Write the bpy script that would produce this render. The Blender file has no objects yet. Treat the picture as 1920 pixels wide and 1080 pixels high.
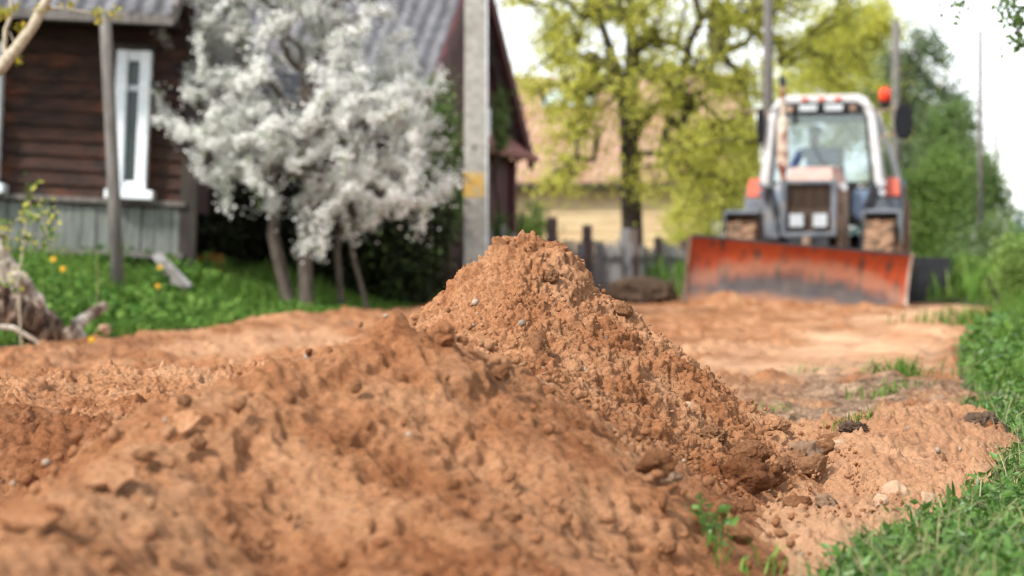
import bpy, bmesh, math, random
import numpy as np
from mathutils import Vector, Matrix

# ------------------------------------------------------------------ camera, sky, sun, exposure
S = bpy.context.scene
C = S.collection
HZ, FPX, CAMH = 500.0, 4000.0, 0.5            # horizon row, focal length in pixels, lens height
cam = bpy.data.cameras.new('camera')
cam.lens = 75.0; cam.sensor_width = 36.0
cam.shift_y = -40.0/1920.0
cam.clip_start = 0.05; cam.clip_end = 4000.0
cam.dof.use_dof = True
cam.dof.focus_distance = 5.05
cam.dof.aperture_fstop = 3.7
cam.dof.aperture_blades = 0
camo = bpy.data.objects.new('camera', cam); C.objects.link(camo)
camo.location = (0, 0, CAMH); camo.rotation_euler = (math.radians(90), 0, 0)
S.camera = camo

SUN_EL, SUN_AZ = math.radians(43), math.radians(-130)   # azimuth from +Y (view direction) towards +X
W = bpy.data.worlds.new('World'); S.world = W; W.use_nodes = True
nt = W.node_tree; nt.nodes.clear()
sky = nt.nodes.new('ShaderNodeTexSky'); sky.sky_type = 'NISHITA'; sky.sun_disc = False
sky.sun_elevation = SUN_EL; sky.sun_rotation = SUN_AZ
sky.air_density = 1.0; sky.dust_density = 1.0; sky.ozone_density = 1.0
hsv = nt.nodes.new('ShaderNodeHueSaturation'); hsv.inputs['Saturation'].default_value = 0.22
bg = nt.nodes.new('ShaderNodeBackground'); bg.inputs['Strength'].default_value = 0.125
wo = nt.nodes.new('ShaderNodeOutputWorld')
nt.links.new(sky.outputs[0], hsv.inputs['Color']); nt.links.new(hsv.outputs[0], bg.inputs['Color'])
nt.links.new(bg.outputs[0], wo.inputs['Surface'])

sl = bpy.data.lights.new('sun', 'SUN'); sl.energy = 2.0; sl.angle = math.radians(8); sl.color = (1.0, 0.95, 0.87)
so = bpy.data.objects.new('sun', sl); C.objects.link(so)
sd = Vector((math.sin(SUN_AZ)*math.cos(SUN_EL), math.cos(SUN_AZ)*math.cos(SUN_EL), math.sin(SUN_EL)))
so.rotation_euler = sd.to_track_quat('Z', 'Y').to_euler(); so.location = (0, 0, 30)

S.view_settings.view_transform = 'Standard'; S.view_settings.look = 'None'
S.view_settings.gamma = 1.0; S.view_settings.exposure = 1.42
S.render.engine = 'CYCLES'
S.cycles.use_denoising = True; S.cycles.denoising_prefilter = 'FAST'; S.cycles.pixel_filter_type = 'BLACKMAN_HARRIS'; S.cycles.filter_width = 1.1
S.cycles.max_bounces = 10; S.cycles.transparent_max_bounces = 12
S.cycles.diffuse_bounces = 7; S.cycles.glossy_bounces = 2; S.cycles.transmission_bounces = 4
S.cycles.sample_clamp_indirect = 6

TH = math.atan(0.232)                          # the road runs 13 degrees to the right of the view
CT, ST = math.cos(TH), math.sin(TH)
rng = np.random.default_rng(11)
random.seed(5)

def at(px, py, Y):
    """World point that a photo pixel shows at depth Y."""
    return Vector(((px-960)/FPX*Y, Y, CAMH+(HZ-py)/FPX*Y))

# ------------------------------------------------------------------ noise
def _h(ix, iy, iz, seed):
    n = (ix.astype(np.int64)*374761393 + iy.astype(np.int64)*668265263 + iz*2147483647 + seed*144269504) & 0xffffffff
    n = ((n ^ (n >> 13))*1274126177) & 0xffffffff
    n = ((n ^ (n >> 15))*2246822519) & 0xffffffff
    return (n ^ (n >> 16))/4294967295.0
def vn(x, y, seed=0):
    ix = np.floor(x); iy = np.floor(y); fx = x-ix; fy = y-iy
    ix = ix.astype(np.int64); iy = iy.astype(np.int64)
    ux = fx*fx*fx*(fx*(fx*6-15)+10); uy = fy*fy*fy*(fy*(fy*6-15)+10)
    a = _h(ix, iy, 0, seed); b = _h(ix+1, iy, 0, seed); c = _h(ix, iy+1, 0, seed); d = _h(ix+1, iy+1, 0, seed)
    return (a+(b-a)*ux+(c-a)*uy+(a-b-c+d)*ux*uy)*2-1
def vn3(x, y, z, seed=0):
    iz = np.floor(z); fz = z-iz; uz = fz*fz*(3-2*fz)
    def sl_(k):
        ix = np.floor(x); iy = np.floor(y); fx = x-ix; fy = y-iy
        ix = ix.astype(np.int64); iy = iy.astype(np.int64); kk = k.astype(np.int64)
        ux = fx*fx*(3-2*fx); uy = fy*fy*(3-2*fy)
        a = _h(ix, iy, kk, seed); b = _h(ix+1, iy, kk, seed); c = _h(ix, iy+1, kk, seed); d = _h(ix+1, iy+1, kk, seed)
        return a+(b-a)*ux+(c-a)*uy+(a-b-c+d)*ux*uy
    return (sl_(iz)*(1-uz)+sl_(iz+1)*uz)*2-1
def fbm(x, y, scale, octs, seed=0, gain=0.5):
    t = np.zeros_like(x, dtype=float); a = 1.0; f = 1.0/scale
    for o in range(octs):
        ca, sa = math.cos(o*1.1), math.sin(o*1.1)
        t += a*vn((x*ca-y*sa)*f+17.3*o, (x*sa+y*ca)*f-9.1*o, seed+o*7)
        a *= gain; f *= 2.03
    return t
def crumbs(x, y, cell, prob, seed, rmin=0.16, rmax=0.46, flat=0.8):
    """Height of half-buried round grains scattered over a plane."""
    out = np.zeros_like(x, dtype=float)
    ix = np.floor(x/cell).astype(np.int64); iy = np.floor(y/cell).astype(np.int64)
    for dx in (-1, 0, 1):
        for dy in (-1, 0, 1):
            jx = ix+dx; jy = iy+dy
            on = _h(jx, jy, 0, seed) < prob
            cx = (jx+_h(jx, jy, 1, seed))*cell; cy = (jy+_h(jx, jy, 2, seed))*cell
            r = cell*(rmin+(rmax-rmin)*_h(jx, jy, 3, seed)**2)
            e = 0.75+0.6*_h(jx, jy, 4, seed)
            d2 = ((x-cx)*e)**2+((y-cy)/e)**2
            hh = np.sqrt(np.maximum(r*r-d2, 0))*flat
            out = np.maximum(out, np.where(on, hh, 0))
    return out
def sstep(a, b, x):
    t = np.clip((x-a)/(b-a), 0, 1); return t*t*(3-2*t)

# ------------------------------------------------------------------ materials
def nm(name):
    m = bpy.data.materials.new(name); m.use_nodes = True
    t = m.node_tree; b = t.nodes['Principled BSDF']
    return m, t, b
def node(t, kind, **kw):
    n = t.nodes.new(kind)
    for k, v in kw.items():
        if k in n.inputs: n.inputs[k].default_value = v
        else: setattr(n, k, v)
    return n
def ramp(t, src, stops):
    r = t.nodes.new('ShaderNodeValToRGB')
    el = r.color_ramp.elements
    while len(el) < len(stops): el.new(0.5)
    for e, (p, c) in zip(el, stops):
        e.position = p; e.color = (c[0], c[1], c[2], 1)
    t.links.new(src, r.inputs[0]); return r
def mixc(t, fac, a, b, mode='MIX'):
    m = t.nodes.new('ShaderNodeMix'); m.data_type = 'RGBA'; m.blend_type = mode
    for inp, v in ((0, fac), (6, a), (7, b)):
        if hasattr(v, 'is_linked'): t.links.new(v, m.inputs[inp])
        elif inp == 0: m.inputs[0].default_value = v
        else: m.inputs[inp].default_value = (v[0], v[1], v[2], 1)
    return m.outputs[2]
def solid(name, c1, c2=None, scale=8.0, rough=0.6, metal=0.0, bump=0.0, detail=6.0, lo=0.35, hi=0.65, stretch=None, c3=None, s3=2.0, m3=(0.5, 0.7)):
    """Noise-mottled surface of two colours, optionally patches of a third."""
    m, t, b = nm(name)
    tc = node(t, 'ShaderNodeTexCoord'); mp = node(t, 'ShaderNodeMapping')
    if stretch: mp.inputs['Scale'].default_value = stretch
    t.links.new(tc.outputs['Object'], mp.inputs[0])
    n = node(t, 'ShaderNodeTexNoise', Scale=scale, Detail=detail, Roughness=0.6); t.links.new(mp.outputs[0], n.inputs['Vector'])
    r = ramp(t, n.outputs['Fac'], [(lo, c1), (hi, c2 or c1)])
    col = r.outputs[0]
    if c3:
        n3 = node(t, 'ShaderNodeTexNoise', Scale=s3, Detail=5.0, Roughness=0.65); t.links.new(mp.outputs[0], n3.inputs['Vector'])
        k = ramp(t, n3.outputs['Fac'], [(m3[0], (0, 0, 0)), (m3[1], (1, 1, 1))])
        col = mixc(t, k.outputs[0], col, c3)
    t.links.new(col, b.inputs['Base Color'])
    b.inputs['Roughness'].default_value = rough; b.inputs['Metallic'].default_value = metal
    b.inputs['Specular IOR Level'].default_value = 0.35
    if bump:
        bm_ = node(t, 'ShaderNodeBump', Strength=0.6, Distance=bump); t.links.new(n.outputs['Fac'], bm_.inputs['Height'])
        t.links.new(bm_.outputs[0], b.inputs['Normal'])
    return m
def leafmat(name, cols, transl=0.3, rough=0.55, spec=0.15):
    """Foliage: every leaf gets its own shade from the list."""
    m, t, b = nm(name)
    g = node(t, 'ShaderNodeNewGeometry')
    k = len(cols)
    r = ramp(t, g.outputs['Random Per Island'], [((i+0.5)/k, c) for i, c in enumerate(cols)])
    t.links.new(r.outputs[0], b.inputs['Base Color']); b.inputs['Roughness'].default_value = rough
    b.inputs['Specular IOR Level'].default_value = spec
    tr = node(t, 'ShaderNodeBsdfTranslucent'); t.links.new(r.outputs[0], tr.inputs['Color'])
    mx = node(t, 'ShaderNodeMixShader'); mx.inputs[0].default_value = transl
    t.links.new(b.outputs[0], mx.inputs[1]); t.links.new(tr.outputs[0], mx.inputs[2])
    t.links.new(mx.outputs[0], t.nodes['Material Output'].inputs['Surface'])
    return m
def sandmat(name, masks=False, tint=1.0):
    m, t, b = nm(name)
    g = node(t, 'ShaderNodeNewGeometry')
    P = g.outputs['Position']
    def nz(s, d=6.0, r=0.6):
        n = node(t, 'ShaderNodeTexNoise', Scale=s, Detail=d, Roughness=r); t.links.new(P, n.inputs['Vector']); return n.outputs['Fac']
    A = (0.325*tint, 0.152*tint, 0.073*tint); B = (0.415*tint, 0.228*tint, 0.126*tint); D = (0.215*tint, 0.084*tint, 0.035*tint)
    c = ramp(t, nz(5.0, 8.0), [(0.30, D), (0.46, A), (0.68, B)]).outputs[0]
    f = ramp(t, nz(110.0, 5.0, 0.7), [(0.30, (0.50, 0.46, 0.42)), (0.5, (1, 1, 1)), (0.72, (1.28, 1.33, 1.40))]).outputs[0]
    c = mixc(t, 1.0, c, f, 'MULTIPLY')
    c = mixc(t, 1.0, c, ramp(t, nz(1.1, 4.0), [(0.34, (0.70, 0.61, 0.56)), (0.48, (0.96, 0.93, 0.90)), (0.62, (1.10, 1.13, 1.15))]).outputs[0], 'MULTIPLY')
    if masks:
        at_ = node(t, 'ShaderNodeAttribute', attribute_name='pale')
        c = mixc(t, at_.outputs['Fac'], c, mixc(t, nz(30.0), (0.50, 0.29, 0.165), (0.64, 0.42, 0.27)))
        at2 = node(t, 'ShaderNodeAttribute', attribute_name='soil')
        c = mixc(t, at2.outputs['Fac'], c, ramp(t, nz(13.0, 8.0, 0.7), [(0.36, (0.05, 0.034, 0.024)), (0.5, (0.22, 0.15, 0.10)), (0.68, (0.44, 0.31, 0.21))]).outputs[0])
    t.links.new(c, b.inputs['Base Color']); b.inputs['Roughness'].default_value = 0.95
    b.inputs['Specular IOR Level'].default_value = 0.1
    b1 = node(t, 'ShaderNodeBump', Strength=0.9, Distance=0.006); t.links.new(nz(230.0, 6.0, 0.75), b1.inputs['Height'])
    t.links.new(b1.outputs[0], b.inputs['Normal'])
    return m

# ------------------------------------------------------------------ mesh helpers
def tag(o, label=None, cat=None, group=None, kind=None):
    if label: o['label'] = label
    if cat: o['category'] = cat
    if group: o['group'] = group
    if kind: o['kind'] = kind
    return o
def empty(name, loc, rz=0.0, **kw):
    o = bpy.data.objects.new(name, None); C.objects.link(o); o.empty_display_size = 0.2
    o.location = loc; o.rotation_euler = (0, 0, rz); tag(o, **kw); return o
def np_mesh(name, V, F, mat, parent=None, origin=None, smooth=False, attrs=None):
    """V (n,3) array, F (m,k) array of equal polygons -> one linked mesh object."""
    V = np.asarray(V, dtype=np.float32); F = np.asarray(F, dtype=np.int32)
    if origin is not None: V = V-np.asarray(origin, dtype=np.float32)
    me = bpy.data.meshes.new(name); k = F.shape[1]
    me.vertices.add(len(V)); me.vertices.foreach_set('co', V.ravel())
    me.loops.add(F.size); me.loops.foreach_set('vertex_index', F.ravel())
    me.polygons.add(len(F)); me.polygons.foreach_set('loop_start', np.arange(0, F.size, k, dtype=np.int32))
    if smooth: me.polygons.foreach_set('use_smooth', np.ones(len(F), dtype=bool))
    for an, av in (attrs or {}).items():
        a = me.attributes.new(an, 'FLOAT', 'POINT'); a.data.foreach_set('value', av.astype(np.float32).ravel())
    me.update(calc_edges=True); me.validate()
    me.materials.append(mat)
    o = bpy.data.objects.new(name, me); C.objects.link(o)
    if origin is not None and parent is None: o.location = tuple(float(v) for v in origin)
    if parent: o.parent = parent
    return o
class MB:
    """Collects solid pieces and links them as ONE mesh object."""
    def __init__(s): s.V = []; s.F = []
    def add(s, vs, fs):
        k = len(s.V); s.V += [tuple(v) for v in vs]; s.F += [tuple(i+k for i in f) for f in fs]; return s
    def box(s, c, d, rot=None):
        x, y, z = (q/2 for q in d); c = Vector(c)
        vs = [Vector((a*x, b_*y, e*z)) for a in (-1, 1) for b_ in (-1, 1) for e in (-1, 1)]
        if rot: vs = [rot @ v for v in vs]
        return s.add([c+v for v in vs], [(0, 1, 3, 2), (4, 6, 7, 5), (0, 4, 5, 1), (2, 3, 7, 6), (0, 2, 6, 4), (1, 5, 7, 3)])
    def hexa(s, lo, hi):
        """lo, hi: four corner points each (same winding)."""
        return s.add(list(lo)+list(hi), [(3, 2, 1, 0), (4, 5, 6, 7), (0, 1, 5, 4), (1, 2, 6, 5), (2, 3, 7, 6), (3, 0, 4, 7)])
    def bar(s, p0, p1, w, h=None, up=(0, 0, 1)):
        p0, p1 = Vector(p0), Vector(p1); d = (p1-p0).normalized(); u = Vector(up)
        if abs(d.dot(u)) > 0.98: u = Vector((0, 1, 0))
        a = d.cross(u).normalized(); b_ = a.cross(d).normalized(); h = h or w
        q = [(-1, -1), (1, -1), (1, 1), (-1, 1)]
        return s.hexa([p0+a*w/2*i+b_*h/2*j for i, j in q], [p1+a*w/2*i+b_*h/2*j for i, j in q])
    def tube(s, pts, rad, n=10, cap=True):
        pts = [Vector(p) for p in pts]
        if not hasattr(rad, '__len__'): rad = [rad]*len(pts)
        k = len(s.V); up = Vector((0, 0, 1)); prev = None
        for i, p in enumerate(pts):
            d = (pts[min(i+1, len(pts)-1)]-pts[max(i-1, 0)]).normalized()
            if prev is None:
                a = d.cross(up if abs(d.z) < 0.95 else Vector((0, 1, 0))).normalized()
            else: a = (prev-d*prev.dot(d)).normalized()
            prev = a; b_ = d.cross(a)
            for j in range(n):
                t = 2*math.pi*j/n; s.V.append(tuple(p+(a*math.cos(t)+b_*math.sin(t))*rad[i]))
        for i in range(len(pts)-1):
            for j in range(n):
                s.F.append((k+i*n+j, k+i*n+(j+1) % n, k+(i+1)*n+(j+1) % n, k+(i+1)*n+j))
        if cap:
            s.F.append(tuple(k+j for j in reversed(range(n)))); e = k+(len(pts)-1)*n; s.F.append(tuple(e+j for j in range(n)))
        return s
    def prism(s, prof, axis, a, b_):
        """Closed outline extruded along an axis ('x': outline in y,z; 'y': in x,z; 'z': in x,y)."""
        def P(u, v, w): return {'x': (w, u, v), 'y': (u, w, v), 'z': (u, v, w)}[axis]
        n = len(prof); vs = [P(u, v, a) for u, v in prof]+[P(u, v, b_) for u, v in prof]
        fs = [tuple(range(n)), tuple(reversed(range(n, 2*n)))]+[(i, i+n, (i+1) % n+n, (i+1) % n) for i in range(n)]
        return s.add(vs, fs)
    def ball(s, c, r, nu=14, nv=8):
        c = Vector(c); r = r if hasattr(r, '__len__') else (r, r, r); k = len(s.V)
        for i in range(nv+1):
            ph = math.pi*i/nv
            for j in range(nu):
                t = 2*math.pi*j/nu
                s.V.append((c.x+r[0]*math.sin(ph)*math.cos(t), c.y+r[1]*math.sin(ph)*math.sin(t), c.z+r[2]*math.cos(ph)))
        for i in range(nv):
            for j in range(nu):
                s.F.append((k+i*nu+j, k+(i+1)*nu+j, k+(i+1)*nu+(j+1) % nu, k+i*nu+(j+1) % nu))
        return s
    def build(s, name, mat, parent=None, origin=None, bevel=0.0, smooth=False):
        me = bpy.data.meshes.new(name); o3 = Vector(origin) if origin is not None else Vector()
        me.from_pydata([tuple(Vector(v)-o3) for v in s.V], [], s.F); me.validate()
        bm = bmesh.new(); bm.from_mesh(me); bmesh.ops.remove_doubles(bm, verts=bm.verts, dist=1e-5)
        bmesh.ops.recalc_face_normals(bm, faces=bm.faces); bm.to_mesh(me); bm.free()
        for p in me.polygons: p.use_smooth = smooth
        me.materials.append(mat)
        o = bpy.data.objects.new(name, me); C.objects.link(o)
        if parent: o.parent = parent
        if origin is not None: o.location = o3
        if bevel:
            b_ = o.modifiers.new('bevel', 'BEVEL'); b_.width = bevel; b_.segments = 2; b_.limit_method = 'ANGLE'; b_.angle_limit = math.radians(35)
        return o

# ------------------------------------------------------------------ lie of the land
def redge(Y):                                  # right edge of the sand road
    k = np.array([(0, -0.4), (3.4, 0.51), (3.7, 0.61), (4.3, 0.87), (5.1, 1.15), (6.2, 1.39), (7.4, 1.57), (10, 2.07), (12.5, 2.58), (16.7, 3.75), (25.6, 5.75), (60, 13.7), (4000, 930)])
    e = np.interp(Y, k[:, 0], k[:, 1])+0.05*vn(Y*2.1, Y*0+1.0, 42)+0.03*vn(Y*6.3, Y*0+1.0, 44)
    return e-np.maximum(Y-25.5, 0)**1.5*0.22
def ledge(Y):
    return 0.232*Y-6.05+0.35*sstep(17, 12, Y)+0.22*vn(Y*0.5, Y*0+5.0, 43)-np.maximum(Y-27, 0)**1.5*0.2
def polyridge(x, y, pts, slope, soft=0.03):
    h = np.full(x.shape, -9.0)
    for (x0, y0, z0), (x1, y1, z1) in zip(pts[:-1], pts[1:]):
        dx, dy = x1-x0, y1-y0; L = dx*dx+dy*dy
        t = np.clip(((x-x0)*dx+(y-y0)*dy)/L, 0, 1)
        d = np.hypot(x-x0-t*dx, y-y0-t*dy)
        h = np.maximum(h, z0+(z1-z0)*t-slope*(np.sqrt(d*d+soft*soft)-soft))
    return h
def land(x, y):
    """Ground height without small grain."""
    rb = x-redge(y); lb = ledge(y)-x
    z = 0.012*fbm(x, y, 1.6, 3, 3)
    z = z+sstep(-0.1, 1.2, rb)*(0.05+0.16*sstep(5, 16, y))+sstep(0.0, 1.6, rb)*0.12*sstep(9, 18, y)
    z = z+sstep(0.0, 3.0, lb)*0.28
    # windrow of sand along the left verge
    z = z+np.exp(-((lb+0.35)/0.38)**2)*0.10*(0.65+0.5*vn(y*0.9, y*0+2, 9))*sstep(13, 17, y)*(1-sstep(26, 30, y))
    # raised, freshly spread left half of the near road
    crest = 6.15+0.10*vn(x*1.3, x*0+8, 12)+0.1*x
    left = sstep(-0.05, -0.6, x)
    up = np.where(y < crest, 0.205-0.068*(crest-y), 0.205-0.16*np.maximum(y-crest, 0))
    z = z+left*np.clip(up, 0.035, 0.21)*sstep(1.0, 3.0, y)*(1-0.75*sstep(8, 24, y))
    # low bank of paler sand beside the grass
    b = polyridge(x, y, [(0.72, 4.9, 0.02), (0.92, 5.4, 0.058), (1.06, 5.85, 0.088), (1.22, 6.3, 0.062), (1.5, 7.2, 0.03)], 0.24, 0.12)
    z = np.maximum(z, b+0.006*vn(x*9, y*9, 77))
    return z
HEAP_P = [(-0.62, 0.02), (-0.50, 0.12), (-0.36, 0.26), (-0.262, 0.345), (-0.236, 0.372), (-0.215, 0.398), (-0.165, 0.437), (-0.148, 0.487), (-0.122, 0.507), (-0.08, 0.519),
          (-0.054, 0.548), (0.0, 0.571), (0.034, 0.577), (0.068, 0.571), (0.101, 0.553), (0.135, 0.537), (0.162, 0.50), (0.203, 0.459), (0.257, 0.406),
          (0.30, 0.388), (0.314, 0.362), (0.378, 0.311), (0.44, 0.256), (0.513, 0.216), (0.594, 0.155), (0.66, 0.108), (0.72, 0.07), (0.82, 0.0), (1.0, -0.12)]
def heap_shape(x, y):
    px_ = np.array([p[0] for p in HEAP_P]); pz = np.array([p[1] for p in HEAP_P])
    xx = x+0.012*vn(y*7, x*5, 61)
    prof = sum(w*np.interp(xx+o, px_, pz) for o, w in ((-0.030, .1), (-0.018, .2), (-0.007, .2), (0.007, .2), (0.018, .2), (0.030, .1)))
    yc = 5.42-0.22*np.maximum(x, 0)+0.03*vn(x*6, x*0+1, 62)
    dy = y-yc
    h = prof-np.where(dy < 0, 0.70, 0.78)*(np.sqrt(dy*dy+0.0016)-0.04)
    # the windrow runs on towards the lens
    w = polyridge(x, y, [(0.02, 5.2, 0.45), (-0.02, 4.75, 0.31), (-0.08, 4.2, 0.27)], 0.66, 0.12)
    return np.maximum(h, w)
def front_shape(x, y):
    pts = [(-0.08, 4.25, 0.34), (-0.205, 3.72, 0.410), (-0.288, 3.6, 0.376), (-0.40, 3.5, 0.352), (-0.476, 3.4, 0.312), (-0.512, 3.3, 0.262), (-0.59, 3.0, 0.215), (-0.612, 2.7, 0.19), (-0.6, 2.45, 0.17), (-0.5, 2.1, 0.1)]
    a = polyridge(x+0.02*vn(x*5, y*5, 71), y+0.03*vn(x*4, y*4, 72), pts, 0.63, 0.07)
    b = polyridge(x, y, [(-0.205, 3.72, 0.40), (-0.02, 3.80, 0.285), (0.075, 3.86, 0.225), (0.17, 3.72, 0.12), (0.26, 3.55, 0.03)], 0.66, 0.10)
    c = polyridge(x, y, [(-0.2, 3.3, 0.2), (-0.1, 2.9, 0.12), (0.1, 3.0, 0.08)], 0.5, 0.2)
    return np.maximum(np.maximum(a, b), c)
def side_shape(x, y):
    return polyridge(x+0.03*vn(x*5, y*5, 81), y, [(-1.7, 4.35, 0.235), (-1.2, 4.25, 0.238), (-1.0, 4.2, 0.232), (-0.87, 4.12, 0.205), (-0.72, 4.0, 0.165), (-0.6, 3.9, 0.13)], 0.5, 0.08)
def surf(x, y):
    x = np.atleast_1d(np.asarray(x, float)); y = np.atleast_1d(np.asarray(y, float))
    return np.maximum(np.maximum(land(x, y), heap_shape(x, y)), np.maximum(front_shape(x, y), side_shape(x, y)))
def hit(px, py):
    """First point of the sand or ground that the photo pixel looks at."""
    Y = np.concatenate([np.arange(2.0, 8, 0.01), np.arange(8, 40, 0.05)])
    X = (px-960)/FPX*Y; Z = CAMH+(HZ-py)/FPX*Y
    k = np.argmax(surf(X, Y) >= Z)
    return Vector((X[k], Y[k], float(surf(X[k], Y[k])[0])))

# ------------------------------------------------------------------ sand, ground, road
M = {}
M['sand'] = sandmat('loose_sand')
M['road'] = sandmat('road_sand', masks=True, tint=1.0)
M['earth'] = solid('dark_earth', (0.035, 0.028, 0.016), (0.075, 0.055, 0.03), 20, 0.95, bump=0.01, c3=(0.03, 0.05, 0.012), s3=3.0, m3=(0.4, 0.6))

u = np.concatenate([-np.geomspace(40, 0.30, 34), np.arange(-0.29, 0.2951, 0.00075), np.geomspace(0.305, 40, 34)])
yrow = np.concatenate([np.arange(-40, 1.5, 4.0), np.linspace(1.6, 2.6, 12)[:-1]])
r_ = [2.6]
while r_[-1] < 40: r_.append(r_[-1]*(1.0022 if r_[-1] < 4.2 else 1.0010 if r_[-1] < 7.3 else 1.0020 if r_[-1] < 26 else 1.005))
while r_[-1] < 2500: r_.append(r_[-1]*1.08)
yrow = np.concatenate([yrow, r_])
GX = u[None, :]*np.maximum(yrow, 1.6)[:, None]; GY = np.repeat(yrow[:, None], len(u), 1)
GZ = land(GX, GY)
sr = GX-redge(GY); slf = ledge(GY)-GX
onroad = sstep(0.06, -0.02, sr)*sstep(0.06, -0.02, slf)
near = sstep(12, 7, GY)
nearm = (GY < 13) & (GY > 2.2) & (np.abs(GX) < 4.2)
det = np.zeros_like(GZ)
a, b = GX[nearm], GY[nearm]
det[nearm] = (0.022*fbm(a, b, 0.22, 4, 5)+0.7*crumbs(a, b, 0.09, 0.12, 6, 0.1, 0.3)+0.8*crumbs(a, b, 0.045, 0.2, 7, 0.1, 0.4)+0.8*crumbs(a, b, 0.022, 0.4, 8)+(0.65+0.45*fbm(a, b, 0.12, 2, 15))*(0.7*crumbs(a, b, 0.036, 0.5, 9, 0.2, 0.5)+0.75*crumbs(a, b, 0.021, 0.85, 10, 0.26, 0.55)+0.6*crumbs(a, b, 0.013, 0.85, 12, 0.26, 0.5))+0.004*fbm(a, b, 0.016, 2, 13)-0.014*sstep(0.4, 0.8, fbm(a, b, 0.06, 3, 14))-0.008*sstep(0.35, 0.75, fbm(a, b, 0.03, 2, 19)))
s_ = GX-0.232*GY                                # distance across the road
band = sstep(-1.55, -1.25, s_+0.25*fbm(GX, GY, 1.4, 3, 21))*sstep(-0.25, -0.5, s_)*sstep(8.8, 10.5, GY)
pale = band*(0.55+0.45*vn(GX*2.2, GY*0.8, 22))
pale = np.maximum(pale, 0.35*sstep(0.25, 0.6, fbm(GX*0.8, GY*0.35, 1.1, 3, 23))*sstep(9, 12, GY))
pale = np.maximum(pale, 0.55*sstep(0.20, 0.32, GX)*sstep(4.9, 4.2, GY))
pale = np.maximum(pale, 0.30*sstep(0.45, 0.7, GX)*sstep(7.2, 5.5, GY))
pale = np.clip(pale, 0, 1)
soil = np.exp(-((s_+0.52)/0.50)**2)*sstep(6.2, 6.9, GY)*sstep(11.8, 9.6, GY)*sstep(-0.55, 0.25, fbm(GX, GY*0.5, 0.35, 4, 24))
soil = np.maximum(soil, 0.8*np.exp(-((sr+0.12)/0.14)**2)*sstep(6, 7, GY)*sstep(14, 9, GY)*sstep(0.0, 0.4, fbm(GX, GY, 0.3, 3, 25)))
soil = np.clip(soil, 0, 0.9)
# tyre tread pressed into the pale track
tread = band*sstep(0.2, 0.7, np.sin((s_+0.9)*7.0)+0.4)*np.sin((GY+1.3*np.abs(s_+0.9))*2*math.pi/0.62)
fm = (GY > 6.5) & (GY < 40) & (np.abs(GX) < 12)
fl_ = np.zeros_like(GZ); fa, fb = GX[fm], GY[fm]
fl_[fm] = 0.012*fbm(fa, fb, 0.5, 3, 26)+0.05*np.maximum(fbm(fa, fb*0.8, 0.22, 4, 27)-0.25, 0)+0.8*crumbs(fa, fb, 0.16, 0.22, 16, 0.1, 0.34)+0.9*crumbs(fa, fb, 0.07, 0.4, 17, 0.1, 0.4)
far_lump = fl_*sstep(7, 9, GY)*sstep(45, 30, GY)
# graded ridges and wheel ruts that run along the lane
for sc_, hh_, w_ in ((-4.6, 0.055, 0.16), (-5.3, 0.07, 0.22), (-3.4, 0.03, 0.10), (-2.2, -0.035, 0.20), (-3.9, -0.04, 0.22)):
    far_lump = far_lump+0.5*hh_*np.exp(-((s_-sc_-0.12*vn(GY*0.35, GY*0+sc_, 28))/w_)**2)*(0.6+0.6*fbm(GX, GY, 0.5, 2, 29))*sstep(7.5, 10, GY)*sstep(40, 28, GY)
GZ = GZ+onroad*(1.3*det*near*np.clip(1-0.25*soil, 0, 1)*1.0+0.030*tread*sstep(34, 18, GY)+far_lump*(1-0.6*band))
ny, nx = GX.shape
idx = np.arange(ny*nx).reshape(ny, nx)
quads = np.stack([idx[:-1, :-1], idx[:-1, 1:], idx[1:, 1:], idx[1:, :-1]], -1).reshape(-1, 4)
fc = onroad.ravel()[quads].mean(1)
fy = GY.ravel()[quads].mean(1)
V = np.stack([GX, GY, GZ], -1).reshape(-1, 3)
def subset(mask):
    q = quads[mask]; used, inv = np.unique(q.ravel(), return_inverse=True); return used, inv.reshape(q.shape)
isroad = (fc > 0.5) & (fy > 1.6) & (fy < 45)
used, q = subset(isroad)
road = np_mesh('road', V[used], q, M['road'], smooth=True, attrs={'pale': pale.ravel()[used], 'soil': soil.ravel()[used]})
tag(road, kind='structure')
used, q = subset(~isroad)
ground = np_mesh('ground', V[used], q, M['earth'], smooth=True); tag(ground, kind='structure')
del GX, GY, GZ, V, quads, det

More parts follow.
